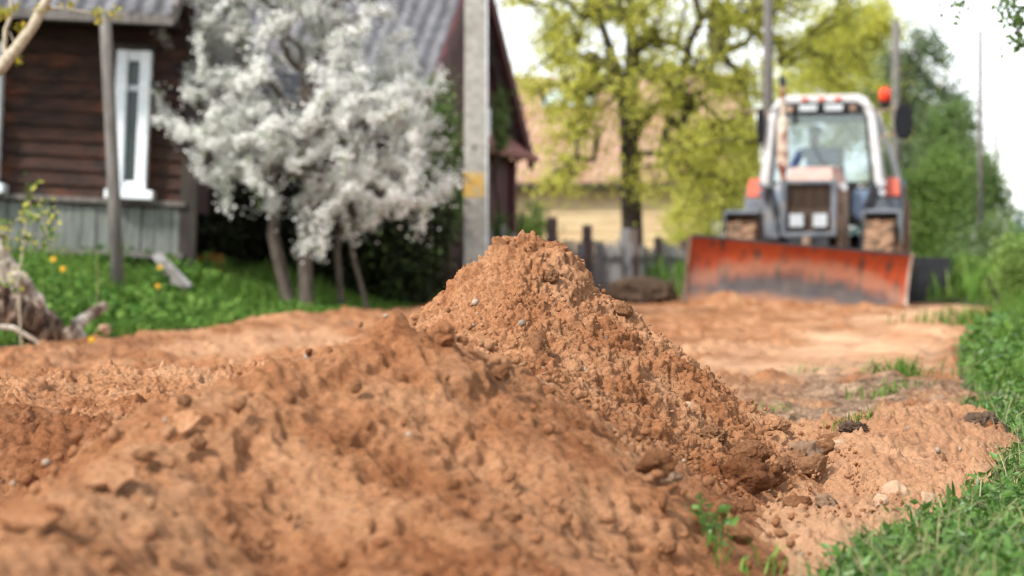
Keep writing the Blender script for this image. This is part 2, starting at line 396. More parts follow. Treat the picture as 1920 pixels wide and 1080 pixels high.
def heap(name, label, fn, xs, ys, seed, amp, origin, grain=True, other=None, lumpy=1.0):
    X, Y = np.meshgrid(xs, ys)
    Z = fn(X, Y); base = land(X, Y)
    if other is not None: base = np.maximum(base, other(X, Y))
    up = sstep(-0.02, 0.08, Z-base)
    Z0 = Z
    gy, gx = np.gradient(Z0, ys, xs)
    def soft(a, n=12):
        for ax in (0, 1):
            c = np.cumsum(np.pad(a, [(n+1, n) if i == ax else (0, 0) for i in (0, 1)], mode='edge'), axis=ax)
            a = (np.take(c, range(2*n+1, c.shape[ax]), ax)-np.take(c, range(0, c.shape[ax]-2*n-1), ax))/(2*n+1)
        return a
    gx, gy = soft(gx), soft(gy)
    k = 1/np.sqrt(1+gx*gx+gy*gy)
    d = amp*(0.016*fbm(X, Y, 0.20, 3, seed)+0.011*fbm(X*1.0, Y*1.0, 0.075, 3, seed+1)+0.012*np.abs(fbm(X, Y, 0.035, 3, seed+8)))
    d = d+(0.9 if grain else 0.5)*crumbs(X, Y, 0.12, 0.05, seed+2, 0.10, 0.24)+(0.8 if grain else 0.45)*crumbs(X, Y, 0.055, 0.07*lumpy, seed+3, 0.1, 0.32)+0.7*crumbs(X, Y, 0.032, 0.12, seed+4, 0.12, 0.4)
    d = d-0.012*sstep(0.45-0.05*(lumpy > 1), 0.8, fbm(X, Y, 0.05, 3, seed+11))
    if grain: d = d-0.010*sstep(0.35, 0.75, fbm(X, Y, 0.022, 2, seed+21))
    if grain: d = d+(0.55+0.45*fbm(X, Y, 0.09, 2, seed+13))*(0.9*crumbs(X, Y, 0.026, 0.45, seed+5, 0.2, 0.5)+1.15*crumbs(X, Y, 0.0165, 0.85, seed+6, 0.26, 0.55)+0.9*crumbs(X, Y, 0.0105, 0.85, seed+12, 0.26, 0.5))+0.0055*fbm(X, Y, 0.015, 3, seed+9, 0.65)
    else: d = d+0.003*fbm(X, Y, 0.02, 2, seed+9)+0.8*crumbs(X, Y, 0.026, 0.55, seed+5, 0.2, 0.5)-0.009*sstep(0.42, 0.8, fbm(X, Y, 0.045, 2, seed+22))
    d = (d-d.mean())*(0.3+0.7*up)
    V = np.stack([X-gx*k*d, Y-gy*k*d, Z0+k*d], -1).reshape(-1, 3)
    keep = (Z0 > base-0.05)
    n_y, n_x = X.shape; idx = np.arange(n_y*n_x).reshape(n_y, n_x)
    q = np.stack([idx[:-1, :-1], idx[:-1, 1:], idx[1:, 1:], idx[1:, :-1]], -1).reshape(-1, 4)
    q = q[keep.ravel()[q].any(1)]
    us, inv = np.unique(q.ravel(), return_inverse=True)
    o = np_mesh(name, V[us], inv.reshape(q.shape), M['sand'], origin=origin, smooth=True)
    return tag(o, label, 'sand heap', 'heaps of sand on the road')
ysm = np.concatenate([np.arange(3.9, 4.5, 0.005), np.arange(4.5, 5.62, 0.0024), np.arange(5.62, 6.5, 0.012)])
heap('sand_heap', 'tallest reddish brown sand heap with steep peak in front of the concrete pole', heap_shape, np.arange(-0.75, 1.0, 0.0023), ysm, 100, 1.0, (0.05, 5.2, 0))
heap('sand_heap', 'wide blurred ridge of orange sand overlapping the foot of the tallest heap', lambda x, y: front_shape(x, y)-0.022+0.03*np.exp(-(((x+0.205)/0.03)**2+((y-3.72)/0.05)**2)), np.arange(-1.1, 0.6, 0.0045), np.arange(1.7, 4.75, 0.0045), 140, 0.6, (-0.2, 3.5, 0), grain=False, lumpy=3.0)
heap('sand_heap', 'low rounded sand hump at the left edge, before the strip of trampled sand', side_shape, np.arange(-2.0, -0.3, 0.006), np.arange(3.3, 5.0, 0.006), 180, 1.1, (-1.1, 4.2, 0))

# pushed up in front of the blade
def pushed(x, y):
    return polyridge(x+0.1*vn(x*3, y*3, 91), y+0.08*vn(x*4, y*2, 92), [(1.9, 25.0, 0.05), (2.2, 24.95, 0.12), (2.45, 24.92, 0.18), (2.7, 24.95, 0.10), (3.4, 25.0, 0.07), (4.6, 25.05, 0.06)], 0.7, 0.05)+0.05*fbm(x, y, 0.3, 3, 93)
xs, ys = np.arange(1.4, 5.2, 0.02), np.arange(24.2, 25.35, 0.02)
heap('sand_heap', 'small roll of sand pushed up against the orange tractor blade', pushed, xs, ys, 190, 1.2, (3.0, 24.9, 0), grain=False)

# ------------------------------------------------------------------ loose grains and clods
bm = bmesh.new(); bmesh.ops.create_icosphere(bm, subdivisions=1, radius=1.0)
ICO_V = np.array([v.co[:] for v in bm.verts]); ICO_F = np.array([[v.index for v in f.verts] for f in bm.faces]); bm.free()
def grains(name, n, smin, smax, mat, box, seed, pw=2.5, tilt=0.3):
    g = np.random.default_rng(seed)
    x = g.uniform(box[0], box[1], n); y = g.uniform(box[2], box[3], n)
    ok = (x < redge(y)-0.03); x, y = x[ok], y[ok]; n = len(x)
    z = surf(x, y); r = smin+(smax-smin)*g.random(n)**pw
    sc = r[:, None]*g.uniform(0.65, 1.25, (n, 3)); wob = 1+0.22*g.standard_normal((n, len(ICO_V), 1))
    P = ICO_V[None]*np.clip(wob, 0.6, 1.5)*sc[:, None, :]
    an = g.uniform(0, 6.28, n); c_, s2 = np.cos(an)[:, None], np.sin(an)[:, None]
    P = np.stack([P[..., 0]*c_-P[..., 1]*s2, P[..., 0]*s2+P[..., 1]*c_, P[..., 2]], -1)
    P = P+np.stack([x, y, z+r*tilt+0.008], -1)[:, None, :]
    F = ICO_F[None]+(np.arange(n)*len(ICO_V))[:, None, None]
    return np_mesh(name, P.reshape(-1, 3), F.reshape(-1, 3), mat, smooth=True)
tag(grains('sand_crumbs', 2500, 0.002, 0.008, M['sand'], (-0.6, 0.85, 4.2, 6.2), 31, 3.5), 'loose crumbs of sand strewn over the heaps', 'sand crumbs', kind='stuff')
tag(grains('sand_crumbs', 420, 0.004, 0.014, M['sand'], (-1.2, 0.6, 2.2, 4.3), 32), 'loose crumbs of sand on the blurred ridge', 'sand crumbs', kind='stuff')
M['pebble'] = solid('pebble_stone', (0.20, 0.15, 0.11), (0.38, 0.29, 0.22), 9, 0.8, bump=0.002)
tag(grains('gravel', 60, 0.004, 0.011, M['pebble'], (-0.8, 1.6, 3.2, 6.4), 33, 2.0, 0.1), 'small pale pebbles scattered in the sand', 'pebbles', kind='stuff')

def lump(name, loc, size, label, cat, group, mat, seed, sub=5, rough=0.34, fine=0.06, sink=0.3, rz=0.0, facet=False, tilt=(0, 0)):
    """A clod or stone: an icosphere pushed about by noise and cut by a few planes."""
    bm = bmesh.new(); bmesh.ops.create_icosphere(bm, subdivisions=sub, radius=1.0)
    p = np.array([v.co[:] for v in bm.verts])
    g = np.random.default_rng(seed)
    for _ in range(9 if facet else 2):           # broken faces
        n = g.standard_normal(3); n /= np.linalg.norm(n); k = g.uniform(0.50, 0.85) if facet else g.uniform(0.7, 0.95)
        d = p @ n-k; p = p-np.maximum(d, 0)[:, None]*n*0.92
    o_ = seed*3.7
    r = 1+rough*vn3(p[:, 0]*1.3+o_, p[:, 1]*1.3, p[:, 2]*1.3, 1)+0.5*rough*vn3(p[:, 0]*3+o_, p[:, 1]*3, p[:, 2]*3, 2)
    r += 1.3*fine*vn3(p[:, 0]*8+o_, p[:, 1]*8, p[:, 2]*8, 3)+1.1*fine*vn3(p[:, 0]*17+o_, p[:, 1]*17, p[:, 2]*17, 4)
    p = p*r[:, None]*np.array(size)/2
    R = np.array((Matrix.Rotation(rz, 3, 'Z') @ Matrix.Rotation(tilt[0], 3, 'X') @ Matrix.Rotation(tilt[1], 3, 'Y')))
    p = p @ R.T
    p[:, 2] += size[2]*(0.5-sink)
    for v, c in zip(bm.verts, p): v.co = c
    me = bpy.data.meshes.new(name); bm.to_mesh(me); bm.free()
    for f in me.polygons: f.use_smooth = True
    me.materials.append(mat)
    o = bpy.data.objects.new(name, me); C.objects.link(o); o.location = loc
    return tag(o, label, cat, group)
M['clod'] = sandmat('clod_sand', tint=0.62)
M['clodmid'] = sandmat('clod_mid', tint=0.8)
M['crust'] = sandmat('crust', tint=1.12)
M['clodpale'] = sandmat('clod_pale', tint=0.95)
M['clodgrey'] = solid('clod_grey', (0.13, 0.075, 0.045), (0.25, 0.16, 0.10), 30, 0.95, bump=0.004)
M['stone'] = solid('fieldstone', (0.34, 0.21, 0.13), (0.48, 0.34, 0.23), 18, 0.85, bump=0.003)
def clod(px, py, w, h, label, mat='clod', cat='clod', name='sand_clod', seed=1, facet=False, sink=0.3, dep=0.8, fine=0.06, tilt=(0, 0), rough=0.34, grp='clods of sand on the heaps'):
    p = hit(px, py+h*0.30)
    s = p.y/FPX*1.12
    return lump(name, p, (w*s, (w+h)/2*s*dep, h*s), label, cat, grp, M[mat], seed, facet=facet, sink=sink, fine=fine, tilt=tilt, rough=rough)
clod(1395, 905, 82, 62, 'broad lower lobe of the big dark brown clod below the tall heap', seed=2, sink=0.1)
clod(1411, 866, 58, 52, 'upper half of the big two-lobed dark brown clod, standing on the broader lump', seed=3, sink=0.0)
clod(1444, 893, 44, 34, 'brown clod touching the right side of the big two-lobed clod', seed=4)
clod(1437, 910, 24, 22, 'small pale round clod in front of the big two-lobed clod', 'clodpale', seed=5)
clod(1225, 864, 62, 50, 'single jutting brown clod halfway down the right flank of the tall heap', seed=6, facet=True)
clod(1256, 894, 34, 22, 'flat greyish clod just below the single jutting clod', 'clodgrey', seed=7)
clod(1336, 816, 50, 32, 'crumbly dark clod higher on the right flank above the two-lobed clod', seed=8, fine=0.14)
clod(1512, 846, 52, 46, 'flat grey-brown wedge of hard earth among the clods by the sand bank', 'clodgrey', seed=9, facet=True, fine=0.02)
clod(1540, 838, 44, 34, 'brown wedge clod to the right of the grey-brown hard wedge', seed=10, facet=True, fine=0.03)
clod(1492, 858, 44, 36, 'dark split clod leaning left of the grey-brown hard wedge', seed=11, facet=True, fine=0.05)
clod(1528, 873, 60, 36, 'long slanting brown clod below the grey-brown hard wedge', seed=12, facet=True, fine=0.03, tilt=(0, -0.35))
clod(1470, 872, 30, 26, 'small shadowed clod between the two-lobed clod and the split one', seed=13)
clod(1560, 823, 52, 22, 'low flat clod behind the hard wedges', seed=14)
clod(1456, 793, 42, 30, 'rounded sandy clod where the tall heap meets the grey soil', 'clodpale', seed=15)
clod(1397, 949, 34, 28, 'lone dark cube-like clod at the toe of the heap', seed=16, facet=True)
clod(1364, 955, 32, 24, 'dark crumbly clod left of the cube-like clod at the toe', seed=17)
clod(1493, 947, 50, 28, 'lone dark oblong clod lying on the flat pale sand', seed=18, sink=0.12)
clod(1550, 944, 34, 30, 'grey lump of soil beside the dark oblong clod', 'clodgrey', seed=19)
clod(1388, 1016, 34, 16, 'dark flat clod beside the small green weed', seed=20, sink=0.15)
clod(1455, 1055, 44, 24, 'soft blurred clod on the pale sand at the bottom edge', seed=21)
clod(1170, 582, 30, 26, 'clod sitting on the right shoulder of the tall heap', seed=22)
clod(1046, 468, 34, 20, 'clod on the crest just right of the peak', 'clodpale', seed=23)
clod(1033, 521, 26, 24, 'dark clod just under the peak', seed=24)
clod(942, 702, 36, 32, 'stone-like clod in the hollow beside the cracked crust', seed=25, facet=True, fine=0.02)
clod(838, 622, 44, 40, 'broken wedge of crust at the left shoulder of the tall heap', 'clodpale', seed=26, facet=True, fine=0.03, tilt=(0.2, -0.5))
clod(1008, 640, 62, 74, 'smooth dark slab of sand in the middle of the tall heap', seed=27, sink=0.62, fine=0.05)  # same darker sand as the other clods
clod(1285, 690, 26, 20, 'small clod on the upper right slope', seed=28)
clod(1325, 704, 22, 18, 'little clod lower on the right edge of the tall heap', seed=29)
clod(345, 752, 26, 22, 'dark clod at the end of the trampled strip of sand', seed=30)
for i, (px, py, w, h, l, mt) in enumerate([
    (1680, 918, 48, 38, 'pale pinkish fieldstone, the largest along the grass', 'stone'),
    (1652, 938, 30, 28, 'rounded pale stone left of the largest fieldstone', 'stone'),
    (1738, 935, 36, 32, 'pale stone half under the grass blades', 'stone'),
    (1786, 886, 42, 34, 'brown block-shaped stone higher along the grass', 'clodpale'),
    (1822, 892, 34, 20, 'flat whitish stone right of the brown block', 'stone'),
    (1845, 906, 22, 18, 'small whitish stone tucked into the grass', 'stone'),
    (1760, 898, 34, 26, 'sandy stone left of the brown block', 'clodpale'),
    (1856, 800, 26, 24, 'roundish stone by the dark soil at the road edge', 'clodpale'),
    (1572, 832, 42, 26, 'smooth grey-beige stone among the wedge clods', 'stone'),
    (1562, 845, 18, 14, 'little pale stone beside the grey-beige one', 'stone'),
    (1292, 762, 20, 16, 'pale stone stuck in the upper right slope', 'stone'),
    (1128, 634, 20, 12, 'pale oval pebble in the middle of the tall heap', 'stone'),
    (1250, 682, 24, 12, 'pale flat pebble on the right edge of the tall heap', 'stone')]):
    clod(px, py, w, h, l, mt, 'stone', 'stone', 50+i, facet=True, fine=0.015, rough=0.16, grp='stones at the edge of the sand')

def plate(px, py, w, d, th, label, seed, rx, ry, rz, mat='clodpale'):
    """A slab of dried crust: an irregular outline with a cracked edge, tilted on the sand."""
    g = np.random.default_rng(seed); p = hit(px, py); s = p.y/FPX
    n = 11; mb = MB(); out = []
    for i in range(n):
        a = 2*math.pi*i/n+g.uniform(-0.15, 0.15); r = g.uniform(0.55, 1.15)
        out.append((math.cos(a)*w/2*s*r, math.sin(a)*d/2*s*r))
    mb.prism(out, 'z', -th*s*0.8, th*s*0.15)
    o = mb.build('crust_plate', M['crust'])
    o.location = p+Vector((0, 0, th*s*0.1)); o.rotation_euler = (rx, ry, rz)
    sb = o.modifiers.new('sub', 'SUBSURF'); sb.subdivision_type = 'SIMPLE'; sb.levels = sb.render_levels = 3
    tx = bpy.data.textures.get('crust') or bpy.data.textures.new('crust', 'CLOUDS'); tx.noise_scale = 0.03
    dm = o.modifiers.new('rough', 'DISPLACE'); dm.texture = tx; dm.strength = 0.006; dm.mid_level = 0.5; dm.texture_coords = 'GLOBAL'
    return tag(o, label, 'crust plate', 'plates of dried sand crust')
plate(906, 640, 52, 40, 10, 'upper plate of cracked flat crust on the tall heap', 71, 0.55, 0.2, 0.2)
plate(905, 668, 56, 44, 10, 'lower left plate of cracked crust below the upper one', 72, 0.5, 0.25, 0.9)
plate(935, 672, 26, 46, 10, 'narrow plate of cracked crust at the right of the crack', 73, 0.5, 0.2, 0.1)
plate(212, 895, 110, 90, 8, 'big blurred pale plate of crust on the near ridge', 74, 0.5, -0.15, 0.5)
plate(345, 795, 66, 70, 8, 'blurred tilted plate of crust on the crest of the near ridge', 75, 0.4, -0.5, 0.3)
plate(40, 965, 140, 130, 12, 'pale flat plate of crust at the left edge', 76, 0.35, -0.1, 0.2)
for i, (px, py, w, h, l) in enumerate([
    (850, 905, 40, 34, 'blurred dark clod low on the near ridge, above the bottom edge'),
    (668, 720, 34, 34, 'blurred dark clod high on the near ridge right of its crest plate'),
    (960, 965, 54, 30, 'blurred dark pit-like clod at the lower right of the near ridge'),
    (372, 826, 40, 40, 'blurred dark clod under the tilted crust plate'),
    (270, 852, 60, 34, 'blurred dark clod behind the big pale plate'),
    (1255, 1022, 44, 38, 'blurred lump near the bottom, left of the green weed'),
    (545, 745, 32, 30, 'blurred knob left of the middle of the near ridge')]):
    clod(px, py, w*0.65, h*0.65, l, 'clodmid', seed=90+i, sink=0.45, grp='clods on the near ridge')

# ------------------------------------------------------------------ grass and weeds
M['grass'] = leafmat('grass_blades', [(0.06, 0.13, 0.016), (0.095, 0.195, 0.024), (0.135, 0.25, 0.04), (0.08, 0.165, 0.03), (0.20, 0.29, 0.065)], 0.3, 0.7)
M['clover'] = leafmat('broad_leaves', [(0.055, 0.13, 0.018), (0.09, 0.19, 0.03), (0.13, 0.25, 0.055), (0.075, 0.165, 0.03)], 0.3, 0.42, 0.45)
M['weeds'] = leafmat('verge_weeds', [(0.045, 0.11, 0.018), (0.075, 0.17, 0.028), (0.12, 0.24, 0.04), (0.17, 0.28, 0.06)], 0.35, 0.7)
M['drygrass'] = leafmat('dry_stalks', [(0.30, 0.26, 0.12), (0.22, 0.22, 0.09), (0.40, 0.34, 0.20)], 0.2)

def blades(P, L, Wd, g, lean=0.6):
    """Bent grass blades, three segments each: P roots (n,3)."""
    n = len(P); az = g.uniform(0, 2*math.pi, n); d = np.stack([np.cos(az), np.sin(az), np.zeros(n)], -1)
    fa = az+g.uniform(-0.9, 0.9, n)+math.pi/2; w = np.stack([np.cos(fa), np.sin(fa), np.zeros(n)], -1)
    ln = lean*g.uniform(0.15, 1.6, n); rows = []
    for t, wf in ((0, 0.7), (0.4, 1.0), (0.75, 0.75), (1.0, 0.05)):
        h = L*(t-0.28*np.minimum(ln, 1.6)*t*t); out = L*ln*0.75*t*t
        c = P+d*out[:, None]; c[:, 2] += h
        rows += [c+w*(Wd*wf/2)[:, None], c-w*(Wd*wf/2)[:, None]]
    V = np.stack(rows, 1); base = (np.arange(n)*8)[:, None, None]
    F = np.array([(0, 1, 3, 2), (2, 3, 5, 4), (4, 5, 7, 6)])[None]+base
    return V.reshape(-1, 3), F.reshape(-1, 4)
def leafquads(P, L, Wd, g, flat=0.0, fold=0.25):
    """Pointed leaves, each folded along its midrib: two quads sharing the rib."""
    n = len(P); a = g.standard_normal((n, 3)); a[:, 2] *= (1-flat); a /= np.linalg.norm(a, axis=1)[:, None]
    r = g.standard_normal((n, 3)); r[:, 2] *= (1-flat); b = r-(r*a).sum(1)[:, None]*a; b /= np.linalg.norm(b, axis=1)[:, None]+1e-9
    c = np.cross(a, b); L = L[:, None]; Wd = Wd[:, None]
    V = np.stack([P, P+a*L*0.35+b*Wd/2+c*Wd*fold, P+a*L, P+a*L*0.35-b*Wd/2+c*Wd*fold, P+a*L*0.5], 1)
    k = (np.arange(n)*5)[:, None, None]
    F = np.array([(0, 1, 2, 4), (0, 4, 2, 3)])[None]+k
    return V.reshape(-1, 3), F.reshape(-1, 4)
def diamonds(P, L, Wd, g, up=0.0, cen=None):
    n = len(P); nr = g.standard_normal((n, 3)); nr /= np.linalg.norm(nr, axis=1)[:, None]; nr[:, 2] += up
    if cen is not None:                              # leaves look outwards from the crown's middle
        o = P-cen; nr += 0.6*up*o/(np.linalg.norm(o, axis=1)[:, None]+1e-6)
    nr /= np.linalg.norm(nr, axis=1)[:, None]+1e-9
    r = g.standard_normal((n, 3)); a = r-(r*nr).sum(1)[:, None]*nr; a /= np.linalg.norm(a, axis=1)[:, None]+1e-9
    b = np.cross(nr, a)
    L = L[:, None]; Wd = Wd[:, None]
    V = np.stack([P-a*L/2, P+b*Wd/2, P+a*L/2, P-b*Wd/2], 1)
    F = np.array([(0, 1, 2, 3)])[None]+(np.arange(n)*4)[:, None, None]
    return V.reshape(-1, 3), F.reshape(-1, 4)
def join(parts):
    V = []; F = []; k = 0
    for v, f in parts: V.append(v); F.append(f+k); k += len(v)
    return np.concatenate(V), np.concatenate(F)
def rootpts(x, y):
    return np.stack([x, y, land(x, y)-0.004], -1)

g = np.random.default_rng(77)
# right verge: short turf near the lens, taller growth further on
n = 300000
y = np.exp(g.uniform(math.log(2.9), math.log(32), n)); x = redge(y)+0.05+np.abs(g.normal(0, 1, n))*(0.16*y**0.9+0.15)
edge = sstep(0.0, 0.25, x-redge(y)); keep = g.random(n) < 0.25+0.75*edge
keep &= np.abs(x) < 0.27*y+0.4
keep &= fbm(x, y, 0.22, 3, 52) > 0.40-3.2*(x-redge(y))/(0.25+0.04*y)
x, y = x[keep], y[keep]; n = len(x)
tall = (0.036+0.15*sstep(6.5, 13, y))*(0.55+0.45*sstep(0, 0.3, x-redge(y)))
cl = 0.7+0.5*fbm(x, y, 0.35, 2, 51)
V1 = blades(rootpts(x, y), tall*cl*g.uniform(0.6, 1.5, n), (0.0017+0.0045*sstep(5.5, 13, y))*g.uniform(0.6, 1.7, n), g, 1.0)
m = 13000
y = np.exp(g.uniform(math.log(2.9), math.log(14), m)); x = redge(y)+0.03+np.abs(g.normal(0, 1, m))*(0.15*y**0.9+0.1)
keep = (np.abs(x) < 0.27*y+0.3) & (fbm(x, y, 0.22, 3, 52) > 0.40-3.2*(x-redge(y))/(0.25+0.04*y)); x, y = x[keep], y[keep]; m = len(x)
P = rootpts(x, y); P[:, 2] += g.uniform(0.008, 0.055, m)*(1+2.0*sstep(6, 12, y))
sz = g.uniform(0.006, 0.017, m)*(1+2.0*sstep(6, 13, y))
V2 = leafquads(P, sz*1.9, sz, g, 0.4)
# long broad blades (plantain, dandelion)
k3 = 9000
y = np.exp(g.uniform(math.log(2.9), math.log(12), k3)); x = redge(y)+0.02+np.abs(g.normal(0, 1, k3))*(0.15*y**0.9+0.1)
V3 = blades(rootpts(x, y), g.uniform(0.03, 0.07, k3), g.uniform(0.004, 0.009, k3), g, 1.3)
tag(np_mesh('grass', *V1, M['grass']), 'short green turf on the right verge', 'grass', kind='stuff')
kd = 2600
y = np.exp(g.uniform(math.log(2.9), math.log(14), kd)); x = redge(y)+np.abs(g.normal(0, 1, kd))*(0.13*y**0.9+0.08)
V4 = blades(rootpts(x, y), g.uniform(0.04, 0.13, kd)*(1+0.7*sstep(6, 12, y)), g.uniform(0.0012, 0.003, kd), g, 1.3)
tag(np_mesh('grass', *V4, M['drygrass']), 'dry straw blades among the right turf', 'grass', kind='stuff')
tag(np_mesh('ground_cover', *join([V2, V3]), M['clover']), 'broad-leaved weeds among the right turf', 'weeds', kind='stuff')

# left verge: lush weeds up to the wooden house
n = 60000
y = g.uniform(9.5, 27, n); t = g.random(n)**1.2; x = ledge(y)-0.15-t*(3.4+0.04*y)
keep = np.abs(x) < 0.28*y+0.4; x, y, t = x[keep], y[keep], t[keep]; n = len(x)
hh = (0.12+0.28*sstep(0.02, 0.4, t))*(0.75+0.4*fbm(x, y, 0.8, 2, 53))
V1 = blades(rootpts(x, y), hh*g.uniform(0.6, 1.3, n), g.uniform(0.006, 0.014, n), g, 0.7)
m = 34000
y = g.uniform(9.5, 26, m); t = g.random(m)**1.1; x = ledge(y)-0.2-t*(3.2+0.04*y)
keep = (np.abs(x) < 0.28*y+0.4) & (fbm(x, y, 0.7, 2, 54) > -0.35); x, y, t = x[keep], y[keep], t[keep]; m = len(x)
P = rootpts(x, y); P[:, 2] += g.uniform(0.02, 1, m)*(0.12+0.32*sstep(0.03, 0.4, t))*(0.8+0.4*fbm(x, y, 0.6, 2, 55))
sz = g.uniform(0.03, 0.075, m); V2 = leafquads(P, sz*1.3, sz, g, 0.35)
tag(np_mesh('grass', *V1, M['grass']), 'tall grass on the left verge', 'grass', kind='stuff')
tag(np_mesh('ground_cover', *V2, M['weeds']), 'leafy weeds in front of the wooden house', 'weeds', kind='stuff')
# verge beyond the tractor and under the far trees
n = 26000
y = np.exp(g.uniform(math.log(26), math.log(90), n)); x = g.uniform(-0.30, 0.30, n)*y
keep = ((x > redge(y)+0.1) | ((x < ledge(y)-0.2) & (y > 48))); x, y = x[keep], y[keep]; n = len(x)
V1 = blades(rootpts(x, y), g.uniform(0.15, 0.5, n), g.uniform(0.02, 0.05, n), g, 0.6)
tag(np_mesh('grass', *V1, M['grass']), 'rough grass beyond the tractor', 'grass', kind='stuff')

def tuft(px, py, n, h, w, spread, label, name='grass_tuft', mat='grass', cat='grass tuft', leafy=False, grp='tufts on the bare soil', seed=1, lean=0.9):
    g = np.random.default_rng(seed); p = hit(px, py)
    q = np.stack([p.x+g.normal(0, spread, n), p.y+g.normal(0, spread*0.8, n), np.zeros(n)], -1)
    q[:, 2] = surf(q[:, 0], q[:, 1])-0.003
    if leafy:
        q2 = q.copy(); q2[:, 2] += g.uniform(0.1, 1, n)*h
        v = join([leafquads(q2, g.uniform(0.5, 1, n)*h*0.55, g.uniform(0.5, 1, n)*w, g, 0.3), blades(q, g.uniform(0.6, 1.1, n)*h, np.full(n, w*0.18), g, 0.5)])
    else: v = blades(q, g.uniform(0.5, 1.2, n)*h, g.uniform(0.6, 1.3, n)*w, g, lean)
    return tag(np_mesh(name, *v, M[mat], origin=p), label, cat, grp)
tuft(1690, 712, 150, 0.13, 0.006, 0.085, 'dense green grass tuft, the largest on the grey soil', seed=1)
tuft(1662, 748, 70, 0.08, 0.006, 0.06, 'low dark grass tuft in front of the largest tuft', seed=2)
tuft(1700, 738, 40, 0.09, 0.005, 0.05, 'thin grass tuft right of the low dark tuft', seed=3)
tuft(1612, 796, 46, 0.055, 0.0035, 0.03, 'yellowish grass sprig growing from a dark root clump', seed=4)
tuft(1575, 802, 30, 0.035, 0.0035, 0.025, 'tiny pale grass sprig left of the dark root clump', seed=5)
tuft(1680, 790, 22, 0.045, 0.004, 0.02, 'few upright blades on the crest of the sand bank', seed=6)
tuft(1570, 700, 60, 0.05, 0.005, 0.12, 'sparse grass sprigs left of the largest tuft', seed=7)
tuft(1450, 770, 20, 0.05, 0.004, 0.04, 'few thin blades beside the foot of the tall heap', seed=8)
tuft(1830, 612, 260, 0.22, 0.012, 0.25, 'bushy grass tongue reaching onto the road far up the right edge', seed=9)
tuft(1345, 1015, 20, 0.060, 0.022, 0.022, 'small green broad-leaved weed at the toe of the sand heap', 'weed_plant', 'clover', 'weed', True, None, 10)
tuft(1345, 1050, 16, 0.035, 0.006, 0.03, 'low yellow-green sprig below the small weed', 'weed_plant', 'grass', 'weed', False, None, 11)
tuft(1440, 1078, 8, 0.06, 0.004, 0.01, 'single dark grass stalk at the bottom edge', seed=12)
M['root'] = solid('dark_roots', (0.04, 0.027, 0.018), (0.12, 0.075, 0.048), 60, 0.95, bump=0.004)
clod(1600, 802, 46, 24, 'dark matted root clump with yellowish grass growing from it', 'root', 'root clump', 'root_clump', 201, fine=0.18, grp=None)
clod(1838, 792, 60, 30, 'dark lump of turned soil at the right grass edge', 'root', 'soil lump', 'soil_lump', 202, fine=0.16, grp=None)

# flowers in the left verge
M['yellow'] = solid('dandelion_yellow', (0.55, 0.30, 0.015), (0.62, 0.38, 0.03), 20, 0.7)
M['stem'] = solid('green_stem', (0.06, 0.14, 0.03), rough=0.6)
fl = [(100, 487, 15.5), (118, 505, 15.5), (300, 502, 19), (296, 537, 17.5), (135, 654, 12), (172, 638, 12.5)]
first = None
for i, (px, py, Y) in enumerate(fl):
    p = at(px, py, Y)
    if first is None:
        root = empty('dandelion', p)
        f = MB(); 
        for k in range(14):
            a = 2*math.pi*k/14; f.add([(0, 0, 0), (0.02*math.cos(a-0.2), 0.02*math.sin(a-0.2), 0.008), (0.025*math.cos(a), 0.025*math.sin(a), 0.006), (0.02*math.cos(a+0.2), 0.02*math.sin(a+0.2), 0.008)], [(0, 1, 2, 3)])
        f.ball((0, 0, 0.004), (0.014, 0.014, 0.011), 10, 6)
        hd = f.build('flower_head', M['yellow'], root); hd.rotation_euler = (1.0, 0, 0)
        st = MB().tube([(0, 0, 0), (0.01, 0.01, -0.14), (0.015, 0.02, -0.30)], 0.005, 6).build('stem', M['stem'], root)
        first = root; kids = [hd, st]
    else:
        root = first.copy(); C.objects.link(root); root.location = p
        for c_ in kids: d_ = c_.copy(); C.objects.link(d_); d_.parent = root
    tag(root, 'yellow dandelion flower in the weeds of the left verge', 'flower', 'yellow dandelions in the left verge')

# ------------------------------------------------------------------ trees
def vnorm(v): return v/(np.linalg.norm(v)+1e-9)
def branches(trunks, clusters, g, rtip=0.006, rmax=0.2, zmin=0.0, flatbias=0.4):
    """Grow limbs from the trunk lines to every leaf cluster; returns segments (p0, p1, r0, r1)."""
    N = []; par = []; fixed = {}
    for tr in trunks:
        for i, (p, r) in enumerate(tr):
            if i == 0: par.append(-1)
            else: par.append(len(N)-1)
            fixed[len(N)] = r; N.append(np.array(p, float))
    start = np.mean([np.array(t[-1][0], float) for t in trunks], axis=0)
    order = np.argsort(np.linalg.norm(clusters-start, axis=1))
    ends = []
    for ci in order:
        c = clusters[ci]; A = np.array(N); d = np.linalg.norm(A-c, axis=1)
        cost = d+flatbias*np.maximum(A[:, 2]-c[2], 0)+np.where(A[:, 2] < zmin, 5.0, 0)
        k = int(np.argmin(cost)); L = d[k]; prev = k
        ns = max(1, int(L/0.35)) if L > 0.3 else 1
        for j in range(1, ns+1):
            t = j/ns; q = N[k]*(1-t)+c*t
            if j < ns: q = q+g.normal(0, 0.07*L, 3); q[2] += 0.05*L*math.sin(math.pi*t)
            par.append(prev); N.append(q); prev = len(N)-1
        ends.append(prev)
    cnt = np.zeros(len(N)); 
    for e in ends: cnt[e] += 1
    for i in range(len(N)-1, -1, -1):
        if par[i] >= 0: cnt[par[i]] += cnt[i]
    rad = np.minimum(rtip*np.maximum(cnt, 1)**0.48, rmax)
    for i, r in fixed.items(): rad[i] = r
    seg = [(N[par[i]], N[i], min(rad[par[i]], rad[i]*1.35) if i not in fixed else rad[par[i]], rad[i]) for i in range(len(N)) if par[i] >= 0]
    return seg
